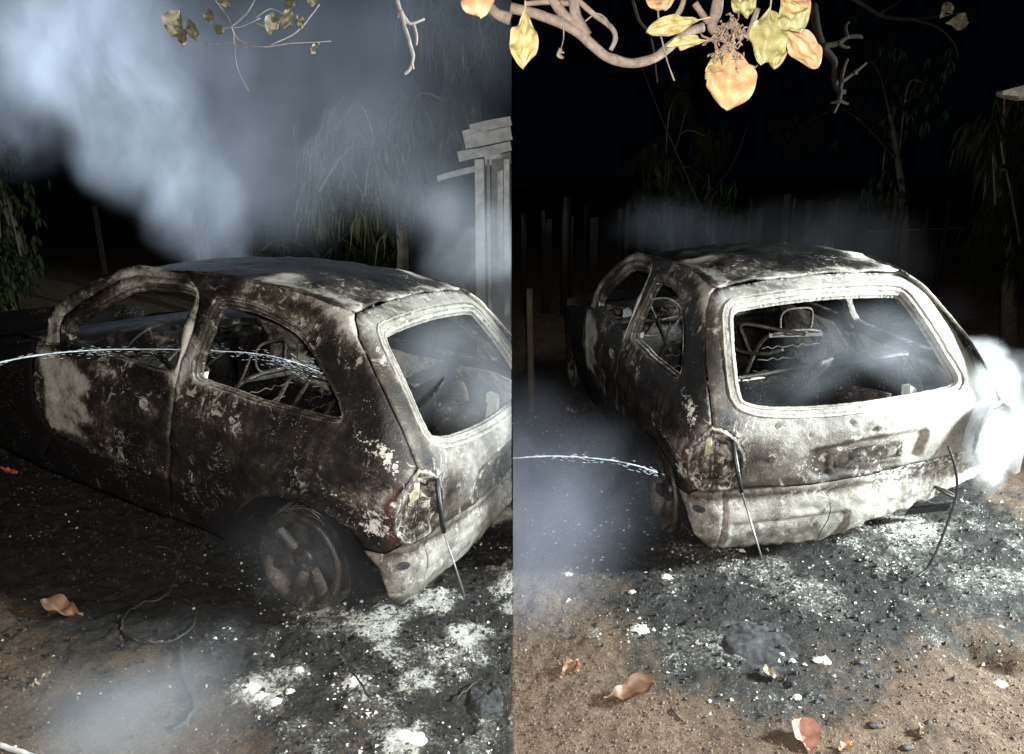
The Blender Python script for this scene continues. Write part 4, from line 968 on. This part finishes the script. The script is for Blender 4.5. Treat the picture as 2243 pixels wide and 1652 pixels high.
wr_ = MB().tube([at(1900, 506, 8.9) , at(2000, 503, 8.9), at(2110, 500, 8.9)], .006, 5).build('fence_wire', M_WIRE); tag(wr_, 'thin wire strung along the fence posts behind the right wreck', 'wire')

# shed of pale boards, left half beside the dividing line
DS = 6.2
sh = empty('wooden_shed', at(1060, 660, DS)); sh.location.z = g1(sh.location.x, sh.location.y) if False else sh.location.z
tag(sh, 'pale wooden shed with boarded eaves and posts in the smoke behind the left wreck', 'shed')
R0 = sh.location.copy()
def board(name, a, b, h, th=.03, mat=M_WOOD, deep=0):
    a = at(a[0], a[1], DS + deep); b = at(b[0], b[1], DS + deep); c = (a + b) / 2; L_ = (b - a).length
    d = (b - a).normalized(); R = Matrix((d, Vector((0, 1, 0)) - d * d.y, d.cross(Vector((0, 1, 0))))).transposed()
    mb = MB(); n = 10; vs = []
    for i in range(n + 1):
        t = -L_ / 2 + L_ * i / n
        for (yy, zz) in ((-th / 2, -h / 2), (th / 2, -h / 2), (th / 2, h / 2), (-th / 2, h / 2)):
            p = Vector((t, yy, zz + .012 * noise.noise(Vector((t * 3, zz * 9, a.z * 5))))); vs.append(R @ p + c - R0)
    fs = [(i * 4 + k, i * 4 + (k + 1) % 4, (i + 1) * 4 + (k + 1) % 4, (i + 1) * 4 + k) for i in range(n) for k in range(4)] + [(3, 2, 1, 0), (n * 4, n * 4 + 1, n * 4 + 2, n * 4 + 3)]
    return mesh_obj(name, vs, fs, mat, sh, False)
board('eave_board', (1030, 283), (1119, 264), .07); board('eave_board', (1016, 306), (1119, 286), .15, deep=.1); board('eave_board', (1004, 345), (1119, 320), .085, .05)
board('eave_board', (958, 393), (1060, 362), .05, .04, deep=.3); board('eave_board', (1062, 352), (1119, 345), .10, .04, deep=.2)
for x, w, dp in ((1052, .085, .05), (1073, .03, .1), (1085, .05, .15), (1112, .05, .05)):
    a = at(x, 350, DS + dp); bt = Vector((a.x - .02, a.y, g1(a.x, a.y))); mb = MB(); mb.box((a + bt) / 2 - R0, (w, .06, (a - bt).length), None, .006); mb.build('shed_post', M_WOOD, sh)
for k in range(5):
    a = at(1092 + 7 * k, 400, DS + .5); mb = MB(); mb.box(Vector((min(a.x, -.03), a.y, .9)) - R0, (.028, .02, 2.2), None, .004); mb.build('wall_board', M_WOOD, sh)
# timber eave corner at the right edge
ev = empty('shed_eave', at(2230, 200, 3.6)); tag(ev, 'brown timber eave corner poking in at the right edge', 'eave')
for k in range(3):
    a = at(2196 + 3 * k, 203 + 2 * k, 3.6 + .06 * k); b = at(2300, 175 + 8 * k, 3.6 + .06 * k); c = (a + b) / 2 - ev.location
    d = (b - a).normalized(); mb = MB(); n = 12; vs = []
    for i in range(n + 1):
        p = a + (b - a) * i / n - ev.location; hh = .010 + .034 * min(1, i / 5)
        for yy, zz in ((0, -hh), (.05, -hh), (.05, .008), (0, .008)): vs.append(p + Vector((0, yy, zz + .003 * noise.noise(Vector((i, k, zz * 30))))))
    fs = [(i * 4 + j, i * 4 + (j + 1) % 4, (i + 1) * 4 + (j + 1) % 4, (i + 1) * 4 + j) for i in range(n) for j in range(4)] + [(3, 2, 1, 0), (n * 4, n * 4 + 1, n * 4 + 2, n * 4 + 3)]
    mesh_obj('eave_plank', vs, fs, M_BARK, ev, False)
post(2240, 802, 905, 4.3, .05, 'pale stump of a post at the right edge beside the steam', 0, M_WOOD, None)
# stalks at the left edge
for k, (x0, y0, x1, y1) in enumerate([(8, 830, 60, 985), (22, 850, 75, 970), (0, 880, 20, 985), (85, 850, 100, 960), (105, 930, 60, 985), (35, 800, 20, 960)]):
    a, b = at(x0, y0, 4.6), at(x1, y1, 4.5); b.z = g1(b.x, b.y)
    o = MB().tube([p - b for p in curve([b, (a + b) / 2 + Vector((.02, 0, .02)), a], 4)], [.006] * 8 + [.003], 5).build('dry_stalk', M_POST); o.location = b
    tag(o, ['longest dry stalk, leaning right beside the dark front of the left wreck', 'second dry stalk, close right of the longest one', 'dry stalk starting right at the left picture edge', 'rightmost dry stalk nearest to the front of the left wreck', 'short low dry stalk crossing towards the front of the left wreck', 'dry stalk leaning left under the water jet'][k], 'stalk', 'dry stalks at the left edge')

# ------------------------------------------------------------------ litter on the ground
def groundleaf(px, py, ln, w, ang, mat, label, lift=.012, curl=-.25, seed=0, grp=None, half=None):
    c = onground(px, py, lift); d = Vector((math.cos(ang), math.sin(ang), .05)) * ln / 2
    o = leaf('fallen_leaf', -d, d, w, mat, face=(0, 0, 1), curl=curl, cup=.7, ruffle=.007, seed=seed); o.location = c; tag(o, label, 'leaf', grp); return o
groundleaf(140, 1345, .20, .09, 2.9, M_LEAF_D, 'crumpled brown leaf on the dark ground left of the wire loop', seed=1)
groundleaf(22, 1040, .11, .035, 3.0, M_LEAF_R, 'reddish-orange dead leaf at the left edge in the shade', seed=2)
groundleaf(1245, 1478, .10, .055, .8, M_LEAF_D, 'small curled brown leaf on the soil at the lower left of the right half', seed=3)
groundleaf(1265, 1470, .06, .03, 1.4, M_LEAF_O, 'small pale orange leaf scrap beside the curled brown leaf', seed=13)
groundleaf(1378, 1535, .20, .10, .2, M_LEAF_D, 'large crumpled rust-brown leaf below the charred mat', seed=4, lift=.02)
groundleaf(1765, 1628, .13, .10, 1.5, simple('pinkish_dry_leaf', (.50, .27, .20), .7, .3, 40), 'pale pink upright leaf cut by the bottom edge', seed=5)
groundleaf(1690, 1485, .08, .05, 2.8, M_LEAF_P, 'pale tan leaf scrap under the corner of the charred mat', seed=6)
groundleaf(1250, 902, .10, .04, 2.7, M_LEAF_D, 'tiny reddish leaf on the dark ground left of the right wreck', seed=7)
groundleaf(1850, 1645, .06, .04, .4, M_LEAF_O, 'small orange leaf scrap at the bottom edge', seed=8)
groundleaf(2020, 1610, .05, .035, 1.2, M_LEAF_P, 'small tan leaf scrap at the lower right', seed=9)
groundleaf(90, 1495, .07, .02, .9, M_LEAF_P, 'narrow pale leaf sliver on the soil at the lower left', seed=10)
def lump(name, c, dims, mat, label, cat, seed, rough=.35, parent=None, up=True):
    bm = bmesh.new(); bmesh.ops.create_icosphere(bm, subdivisions=4 if max(dims) > .08 else 3, radius=1)
    for v in bm.verts:
        p = v.co.copy(); n = 1 + rough * fbm(p * 1.6 + Vector((seed, 0, 0)), 4) + .12 * noise.noise(p * 7 + Vector((seed, 3, 0)))
        v.co = Vector((p.x * dims[0] * n, p.y * dims[1] * n, (p.z * dims[2] * n)))
    me = bpy.data.meshes.new(name); bm.to_mesh(me); bm.free(); me.polygons.foreach_set('use_smooth', [True] * len(me.polygons)); me.materials.append(mat)
    o = bpy.data.objects.new(name, me); COL.objects.link(o); o.location = c
    if label: tag(o, label, cat)
    return o
# charred mat: a burnt padded panel
def mat_panel(c, ang, sx, sy, label, seed):
    nxx, nyy = 44, 40; V = []; F = []; Rz = Matrix.Rotation(ang, 3, 'Z')
    for j in range(nyy + 1):
        for i in range(nxx + 1):
            u, v = -1 + 2 * i / nxx, -1 + 2 * j / nyy; k = (abs(u) ** 3.2 + abs(v) ** 3.2) ** (1 / 3.2); m_ = max(abs(u), abs(v)); f = m_ / k if k > 0 else 1
            x, y = u * f * sx * (1 + .12 * noise.noise(Vector((u, v, seed)))), v * f * sy * (1 + .12 * noise.noise(Vector((u, v, seed + 4))))
            h = .026 * (1 - m_ ** 5) + .020 * noise.noise(Vector((x * 9, y * 9, seed))) * (1 - m_ ** 4) + .006 * noise.noise(Vector((x * 50, y * 50, seed))) - .018 * math.exp(-((m_ - .78) / .05) ** 2) + .010 * noise.noise(Vector((x * 26, y * 26, seed)))
            V.append(Rz @ Vector((x, y, h - .008)))
    F = [(j * (nxx + 1) + i, j * (nxx + 1) + i + 1, (j + 1) * (nxx + 1) + i + 1, (j + 1) * (nxx + 1) + i) for j in range(nyy) for i in range(nxx)]
    o = mesh_obj('charred_mat', V, F, M_MAT); o.location = c; tag(o, label, 'mat'); return o
mat_panel(onground(1665, 1408, .0), -.15, .200, .165, 'charred padded mat lying on the soil behind the right wreck', 1)
c = onground(1090, 1530, .0); c.x = min(c.x, -.10); mat_panel(c, .3, .085, .11, 'charred padded lump at the dividing line on the ash of the left half', 2)
# loops of wire, rods and hose on the ground
def gtube(name, pts, r, mat, label, cat, lift=.006, closed=False, n=6):
    P = [onground(x, y, 0) for x, y in pts]; c = P[0].copy(); Q = curve(P + ([P[0]] if closed else []), 6); Q = [Vector((p.x, p.y, g1(p.x, p.y) + lift)) - c for p in Q]
    o = MB().tube(Q, r, n).build(name, mat, None, True); o.location = c; tag(o, label, cat); return o
gtube('wire_loop', [(285, 1330), (268, 1355), (270, 1385), (300, 1405), (345, 1410), (390, 1402), (420, 1375), (435, 1340)], .0045, M_CHAR, 'dark wire loop lying on the ground below the left wreck', 'wire')
gtube('wire_loop', [(265, 1380), (275, 1340), (310, 1318), (350, 1312), (380, 1280), (395, 1240), (380, 1210), (340, 1200)], .004, M_CHAR, 'burnt cable curving up from the wire loop towards the wheel', 'wire')
gtube('steel_ring_piece', [(312, 1406), (335, 1411), (358, 1410)], .0035, M_STEEL, 'short shiny steel piece on the front of the wire loop', 'scrap', .014)
gtube('burnt_hose', [(395, 1420), (400, 1480), (420, 1530), (425, 1560), (405, 1590), (380, 1600)], .011, M_CHAR, 'charred hose snaking over the soil below the wire loop', 'hose')
gtube('charred_rod', [(766, 1482), (790, 1515), (815, 1553)], .0045, M_CHAR, 'straight charred rod on the ash near the bottom of the left half', 'rod', .02)
gtube('charred_rod', [(1000, 1538), (1015, 1525), (1045, 1500)], .004, M_CHAR, 'short charred rod left of the charred lump', 'rod', .015)
gtube('charred_twig', [(1470, 1555), (1478, 1568), (1492, 1580)], .004, M_CHAR, 'small black twig right of the rust-brown leaf', 'twig')
gtube('white_hose', [(-30, 1626), (20, 1640), (60, 1652), (90, 1664)], .009, simple('white_rubber', (.75, .75, .73), .5, .1), 'white hose end crossing the bottom left corner', 'hose')
for k, (px, py, sx, sy) in enumerate([(1915, 1592, .022, .014), (1882, 1457, .018, .014), (1710, 1400 + 20, .012, .01), (1760, 1410 - 60, .016, .012), (2035, 1322, .014, .01), (1985, 1640, .022, .012), (1930, 1365, .016, .01), (1500, 1535, .008, .007)]):
    lump('charcoal_lump', onground(px, py, .003), (sx, sy, .009), M_CHAR, ['flat black lump on the soil near the bottom of the right half', 'round black lump right of the charred mat', 'small black crumb beside the charred mat', 'black lump above the right end of the charred mat',
         'small dark stone by the white ash at the right', 'black flat lump at the bottom edge right of the middle', 'black lump between mat and footprint', 'tiny black crumb below the charred mat'][k], 'charcoal', k * 3)
for k, (px, py, s) in enumerate([(545, 1512, .050), (570, 1527, .030), (655, 1478, .022), (600, 1540, .028), (635, 1520, .018), (1745, 1530, .020), (1802, 1452, .034), (1712, 1438, .012), (1735, 1452, .014), (1528, 1412, .014), (1400, 1385, .040), (2190, 1500, .034), (1245, 1262, .030), (770, 1502, .04), (905, 1625, .05), (925, 1290, .012), (880, 1620, .03), (1385, 1300, .02), (1460, 1265, .03), (1625, 1210, .02)]):
    c = onground(px, py, .002); bm = bmesh.new(); n = 18; vs = [bm.verts.new((0, 0, .008))]
    for rr in (.5, 1.0):
        for i in range(n):
            a = 2 * PI * i / n; q = s * rr * (1 + .55 * noise.noise(Vector((math.cos(a) * 1.9, math.sin(a) * 1.9, k * 2.1)))); vs.append(bm.verts.new((q * math.cos(a), q * math.sin(a) * .8, (.007 if rr < 1 else -.002) + .005 * noise.noise(Vector((q * 90, a * 3, k))))))
    for i in range(n): bm.faces.new((vs[0], vs[1 + i], vs[1 + (i + 1) % n])); bm.faces.new((vs[1 + i], vs[1 + n + i], vs[1 + n + (i + 1) % n], vs[1 + (i + 1) % n]))
    me = bpy.data.meshes.new('ash_clot'); bm.to_mesh(me); bm.free(); me.materials.append(M_ASHW); o = bpy.data.objects.new('ash_clot', me); COL.objects.link(o); o.location = c
    tag(o, ['largest white ash clot of the row in the left foreground', 'white ash clot touching the right side of the largest left one', 'lone triangular ash clot above the left ash row', 'ash clot below the right end of the left ash row',
         'small ash clot at the right end of the left ash row', 'white chip at the bottom of the soil below the charred mat', 'ragged white ash clot just right of the charred mat', 'tiny white chip on the right corner of the charred mat', 'small white clot on the lower right corner of the charred mat',
         'flat white chip left of the charred mat', 'pale ash clot at the left end of the burnt strip in the right half', 'greyish ash clot at the far right of the soil', 'pale ash patch in the smoke left of the right wreck', 'ash clot beside the straight charred rod',
         'big ash clot cut near the bottom edge of the left half', 'tiny ash clot right below the corner of the left bumper', 'ash clot left of the big one at the bottom edge', 'ash clot on the burnt ground left of the charred mat', 'ash clot close to the left wheel of the right wreck', 'small ash clot under the bumper of the right wreck'][k], 'ash', 'white ash clots on the ground')
# uncountable flakes, grit and stones
def scatter(name, n, wfun, smin, smax, mat, label, flat=.3, xr=(-3.2, 3.4), yr=(1.4, 5.6), seed=5):
    rg = np.random.RandomState(seed); X = rg.uniform(*xr, n * 6); Y = rg.uniform(*yr, n * 6) ; Y = yr[0] + (Y - yr[0]) ** 1.0
    so, asn, d = ground_fields(X, Y); w = wfun(X, Y, so, np.clip(asn, 0, 1), d); keep = rg.uniform(0, 1, len(X)) < w; X, Y = X[keep][:n], Y[keep][:n]; Z = gz(X, Y); m = len(X)
    s = smin + (smax - smin) * rg.power(.28, m); T = np.array([(1, 0, -.2), (-.5, .8, 0), (-.6, -.7, .1), (.1, .05, 1)], float)
    V = np.zeros((m, 4, 3)); an = rg.uniform(0, 2 * PI, m); ca, sa = np.cos(an), np.sin(an)
    J = rg.uniform(.55, 1.35, (m, 4, 3)); P = T[None] * J * s[:, None, None]; P[:, :, 2] *= flat * rg.uniform(.4, 1.8, m)[:, None]
    V[:, :, 0] = P[:, :, 0] * ca[:, None] - P[:, :, 1] * sa[:, None] + X[:, None]; V[:, :, 1] = P[:, :, 0] * sa[:, None] + P[:, :, 1] * ca[:, None] + Y[:, None]; V[:, :, 2] = P[:, :, 2] + Z[:, None]
    F = (np.array([(0, 1, 3), (1, 2, 3), (2, 0, 3)])[None] + (np.arange(m) * 4)[:, None, None]).reshape(-1, 3)
    me = bpy.data.meshes.new(name); me.vertices.add(m * 4); me.vertices.foreach_set('co', V.ravel()); me.loops.add(F.size); me.loops.foreach_set('vertex_index', F.ravel().astype(np.int32))
    me.polygons.add(len(F)); me.polygons.foreach_set('loop_start', np.arange(len(F)) * 3); me.polygons.foreach_set('loop_total', np.full(len(F), 3)); me.update(calc_edges=True); me.materials.append(mat)
    o = bpy.data.objects.new(name, me); COL.objects.link(o); tag(o, label, 'debris', kind='stuff'); return o
clump = lambda X, Y: sm(.45, .62, vfbm(X, Y, 9, 3, 99))
scatter('ash_flakes', 15000, lambda X, Y, so, a, d: (.9 * a + .03 * so) * (.06 + .94 * clump(X, Y)), .0018, .013, M_ASHW, 'pale ash flakes strewn over the burnt ground', .6)
scatter('char_grit', 30000, lambda X, Y, so, a, d: (so * .7 + .3 * a) * (.4 + .6 * clump(Y, X)), .002, .014, M_CHAR, 'black char crumbs strewn round both wrecks', .9, seed=9)
scatter('soil_grit', 42000, lambda X, Y, so, a, d: (1 - so) ** 2 * np.where(X < 0, .4, 1), .0018, .0085, simple('soil_grit_stone', (.25, .18, .125), .9, .5, 30), 'small soil grains and stones in the foreground', .8, yr=(1.4, 3.6), seed=13)
scatter('pale_specks', 1500, lambda X, Y, so, a, d: .02 + .9 * clump(Y, X), .0012, .0045, M_ASHW, 'tiny pale specks over the soil', .6, seed=17)

# ------------------------------------------------------------------ water jets
def jet(name, pts, label, r0, r1, ndrop, fade=1.0, seed=3):
    e = empty(name, pts[0]); tag(e, label, 'water jet'); rg = random.Random(seed)
    m, nt, b = new_mat('white_water' + str(seed)); b.inputs['Base Color'].default_value = (.80, .88, .95, 1); b.inputs['Roughness'].default_value = .25
    n = tex(nt, 14, 6, .7, objco(nt)); L(nt, ramp(nt, n, [(.34, 0.0), (.66, fade)]), b.inputs['Alpha'])
    c = curve(pts, 14); P0 = pts[0]
    for k in range(4):
        q = [p + Vector([noise.noise(p * 9 + Vector((k * 31, j * 5, 0))) * r1 * .9 for j in range(3)]) - P0 for p in c]; t = len(q)
        MB().tube(q, [(r0 + (r1 - r0) * i / t) * (.35 + .5 * abs(noise.noise(Vector((i * .4, k, 2))))) for i in range(t)], 6).build('stream', m, e, True)
    mb = MB(); r1 = max(r1, .006) if seed == 3 else r1; m2 = simple('water_drop', (.55, .62, .66), .1, .1)
    for k in range(ndrop):
        i = int((rg.random() ** .6) * (len(c) - 2)); p = c[i] + (c[i + 1] - c[i]) * rg.random(); sp = r1 * (.6 + 3.2 * i / len(c)); p = p + Vector((rg.gauss(0, sp), rg.gauss(0, sp), rg.gauss(-sp * .5, sp))); d = (c[i + 1] - c[i]).normalized() * rg.uniform(.003, .011)
        mb.tube([p - d - P0, p - P0, p + d - P0], [.0004, rg.uniform(.0005, .0011), .0004], 4, False)
    o = mb.build('spray_drop', m2, e); o['kind'] = 'stuff'
    return e
jet('water_jet', [at(-40, 803, 2.9), at(60, 782, 3.0), at(160, 770, 3.1), at(280, 765, 3.2), at(430, 767, 3.3), at(560, 775, 3.4), at(640, 792, 3.45), at(700, 815, 3.5)], 'white jet of hose water arching through the windows of the left wreck', .0065, .0025, 300, .6, 3)
J2 = [at(1124, 1004, 2.9), at(1180, 1000, 2.9), at(1250, 1000, 2.95), at(1330, 1007, 3.0), at(1400, 1022, 3.05), at(1440, 1035, 3.1)]
jet('water_jet', J2, 'thin faint arc of hose water falling against the side of the right wreck', .003, .004, 90, .3, 4)

# ------------------------------------------------------------------ smoke and steam
def smoke(name, label, lo, hi, blobs, density, color=(.80, .86, .95), nscale=1.6, lowc=.40, highc=.68, warpa=.35, stretch=(1, 1, .6), step=1.0, aniso=0.0, cat='smoke'):
    lo, hi = Vector(lo), Vector(hi); c = (lo + hi) / 2; d = hi - lo
    mb = MB(); mb.box((0, 0, 0), tuple(d)); m = bpy.data.materials.new(name + '_volume'); m.use_nodes = True; nt = m.node_tree; nt.nodes.clear()
    out = N(nt, 'ShaderNodeOutputMaterial'); pv = N(nt, 'ShaderNodeVolumePrincipled'); L(nt, pv.outputs[0], out.inputs['Volume'])
    pv.inputs['Color'].default_value = (*color, 1); pv.inputs['Anisotropy'].default_value = aniso
    co = N(nt, 'ShaderNodeTexCoord').outputs['Object']
    wn = N(nt, 'ShaderNodeTexNoise'); wn.inputs['Scale'].default_value = nscale * .8; wn.inputs['Detail'].default_value = 2; L(nt, co, wn.inputs['Vector'])
    w1 = N(nt, 'ShaderNodeVectorMath', operation='SUBTRACT'); L(nt, wn.outputs['Color'], w1.inputs[0]); w1.inputs[1].default_value = (.5, .5, .5)
    w2 = N(nt, 'ShaderNodeVectorMath', operation='SCALE'); L(nt, w1.outputs[0], w2.inputs[0]); w2.inputs['Scale'].default_value = warpa
    wp = N(nt, 'ShaderNodeVectorMath', operation='ADD'); L(nt, co, wp.inputs[0]); L(nt, w2.outputs[0], wp.inputs[1])
    tot = None
    for (bc, br_, amp) in blobs:
        s1 = N(nt, 'ShaderNodeVectorMath', operation='SUBTRACT'); L(nt, wp.outputs[0], s1.inputs[0]); s1.inputs[1].default_value = tuple(Vector(bc) - c)
        s2 = N(nt, 'ShaderNodeVectorMath', operation='DIVIDE'); L(nt, s1.outputs[0], s2.inputs[0]); s2.inputs[1].default_value = tuple(br_)
        ln = N(nt, 'ShaderNodeVectorMath', operation='LENGTH'); L(nt, s2.outputs[0], ln.inputs[0])
        mr = N(nt, 'ShaderNodeMapRange', interpolation_type='SMOOTHERSTEP'); L(nt, ln.outputs['Value'], mr.inputs[0]); mr.inputs[1].default_value = 1; mr.inputs[2].default_value = .25; mr.inputs[3].default_value = 0; mr.inputs[4].default_value = amp
        tot = mr.outputs[0] if tot is None else mth(nt, 'ADD', tot, mr.outputs[0])
    mp = N(nt, 'ShaderNodeMapping'); L(nt, wp.outputs[0], mp.inputs[0]); mp.inputs['Scale'].default_value = stretch
    nz = tex(nt, nscale, 7, .68, mp.outputs[0], .5)
    f = mth(nt, 'MULTIPLY', tot, ramp(nt, nz, [(lowc, .12), (highc, 1.0)])); L(nt, mth(nt, 'MULTIPLY', f, density), pv.inputs['Density'])
    o = mb.build(name, m); o.location = c; tag(o, label, cat, kind='stuff')
    return o
P = at
def bl(px, py, dep, rx, ry, rz, a): return (P(px, py, dep), (rx, ry, rz), a)
smoke('smoke_plume', 'thick bluish smoke column rising over the upper left', (-5.2, 5.2, .9), (-1.35, 7.0, 4.3),
      [bl(270, 90, 6.2, 1.15, .9, 1.1, 1.0), bl(150, 60, 6.2, .9, .9, .9, .8), bl(330, 300, 6.1, .75, .7, .75, .75), bl(420, 450, 6.0, .5, .6, .65, .7), bl(20, 250, 6.3, .6, .7, .7, .35), bl(480, 560, 6.0, .40, .5, .5, .55)], 1.25, nscale=1.7, warpa=.6, stretch=(1, 1, .45), lowc=.40, highc=.66)
smoke('smoke_haze', 'thin grey smoke drifting in front of the trees', (-4.6, 5.1, .5), (-.004, 6.3, 4.4),
      [bl(700, 130, 5.8, 1.3, .8, 1.0, 1.0), bl(1000, 60, 5.8, 1.1, .8, 1.0, .9), bl(900, 330, 5.8, 1.1, .8, .8, .6), bl(600, 380, 5.8, .9, .6, .8, .8), bl(1000, 450, 5.8, .8, .6, .6, .5), bl(450, 250, 5.8, .9, .6, .9, .6)], .60, nscale=1.2, lowc=.25, highc=.70)
smoke('smoke_puff', 'bright white smoke behind the tail of the left wreck', (-1.35, 4.6, .15), (-.004, 5.8, 2.4),
      [bl(1060, 560, 5.2, .55, .5, .50, 1.0), bl(1000, 460, 5.2, .40, .4, .30, .5), bl(1110, 660, 5.2, .35, .4, .4, .7)], 3.2, nscale=1.6, warpa=.3)
smoke('ground_smoke', 'grey smoke drifting over the ground at the lower left', (-2.1, 1.25, -.05), (-.35, 2.5, .75),
      [bl(330, 1600, 1.95, .40, .30, .22, 1.0), bl(200, 1560, 2.05, .35, .3, .15, .6), bl(420, 1450, 2.2, .35, .3, .2, .25)], 1.7, nscale=2.4, warpa=.25)
smoke('wheel_smoke', 'thin smoke curling round the bare wheel of the left wreck', (-1.35, 2.1, -.05), (-.45, 2.95, .75),
      [bl(660, 1230, 2.6, .28, .25, .3, .8), bl(560, 1160, 2.7, .25, .25, .2, .5), bl(800, 1300, 2.5, .25, .2, .2, .4)], .22, nscale=4, warpa=.15)
smoke('cabin_smoke', 'smoke hanging inside the tail of the left wreck', (-.95, 2.5, .15), (-.004, 4.3, 1.35),
      [bl(1000, 800, 3.7, .5, .45, .4, 1.0), bl(1080, 900, 3.6, .3, .3, .3, 1.0), bl(1110, 960, 2.95, .32, .25, .45, .7)], 1.7, nscale=2.5, warpa=.2)
smoke('ground_smoke', 'blue-grey smoke layer on the ground left of the right wreck', (.004, 1.9, -.1), (1.35, 5.2, .95),
      [bl(1180, 1150, 2.7, .40, .7, .35, .8), bl(1150, 1000, 3.3, .4, .8, .4, .4), bl(1300, 1070, 3.2, .35, .7, .35, .5), bl(1140, 1330, 2.4, .25, .4, .15, .3)], .85, color=(.74, .80, .98), nscale=2.0, warpa=.3)
smoke('roof_smoke', 'faint smoke rising off the roof of the right wreck', (.5, 4.6, .9), (4.0, 6.0, 2.3),
      [bl(1850, 520, 5.2, .5, .5, .42, 1.0), bl(1700, 500, 5.2, .8, .5, .25, .35), bl(1960, 560, 5.1, .35, .4, .4, .7), bl(2060, 720, 4.9, .25, .4, .4, .5), bl(1500, 500, 5.2, .7, .5, .25, .3)], .75, color=(.72, .80, .96), nscale=2.2, warpa=.3)
smoke('cabin_smoke', 'pale smoke drifting out of the rear window of the right wreck', (1.0, 2.85, .55), (2.35, 4.3, 1.4),
      [bl(1930, 740, 3.45, .40, .35, .25, 1.0), bl(1780, 800, 3.4, .3, .3, .2, .7), bl(2010, 820, 3.3, .25, .3, .2, .9), bl(1700, 860, 3.3, .3, .2, .15, .3)], .9, nscale=2.8, warpa=.25, stretch=(1, 1, 1.2))
smoke('steam_cloud', 'dazzling white steam bursting at the right rear corner of the right wreck', (1.85, 2.7, .0), (3.3, 4.4, 1.35),
      [bl(2140, 850, 3.5, .17, .30, .20, 4.0), bl(2140, 950, 3.4, .17, .30, .20, 4.0), bl(2150, 1010, 3.35, .13, .22, .17, 1.0), bl(2140, 765, 3.5, .12, .2, .08, 1.5), bl(2212, 800, 3.55, .16, .22, .09, .45), bl(2195, 930, 3.5, .15, .25, .30, .16)], 7.0, color=(.97, .98, 1.0), nscale=4.5, lowc=.38, highc=.64, warpa=.24, stretch=(1, 1, .8), cat='steam')
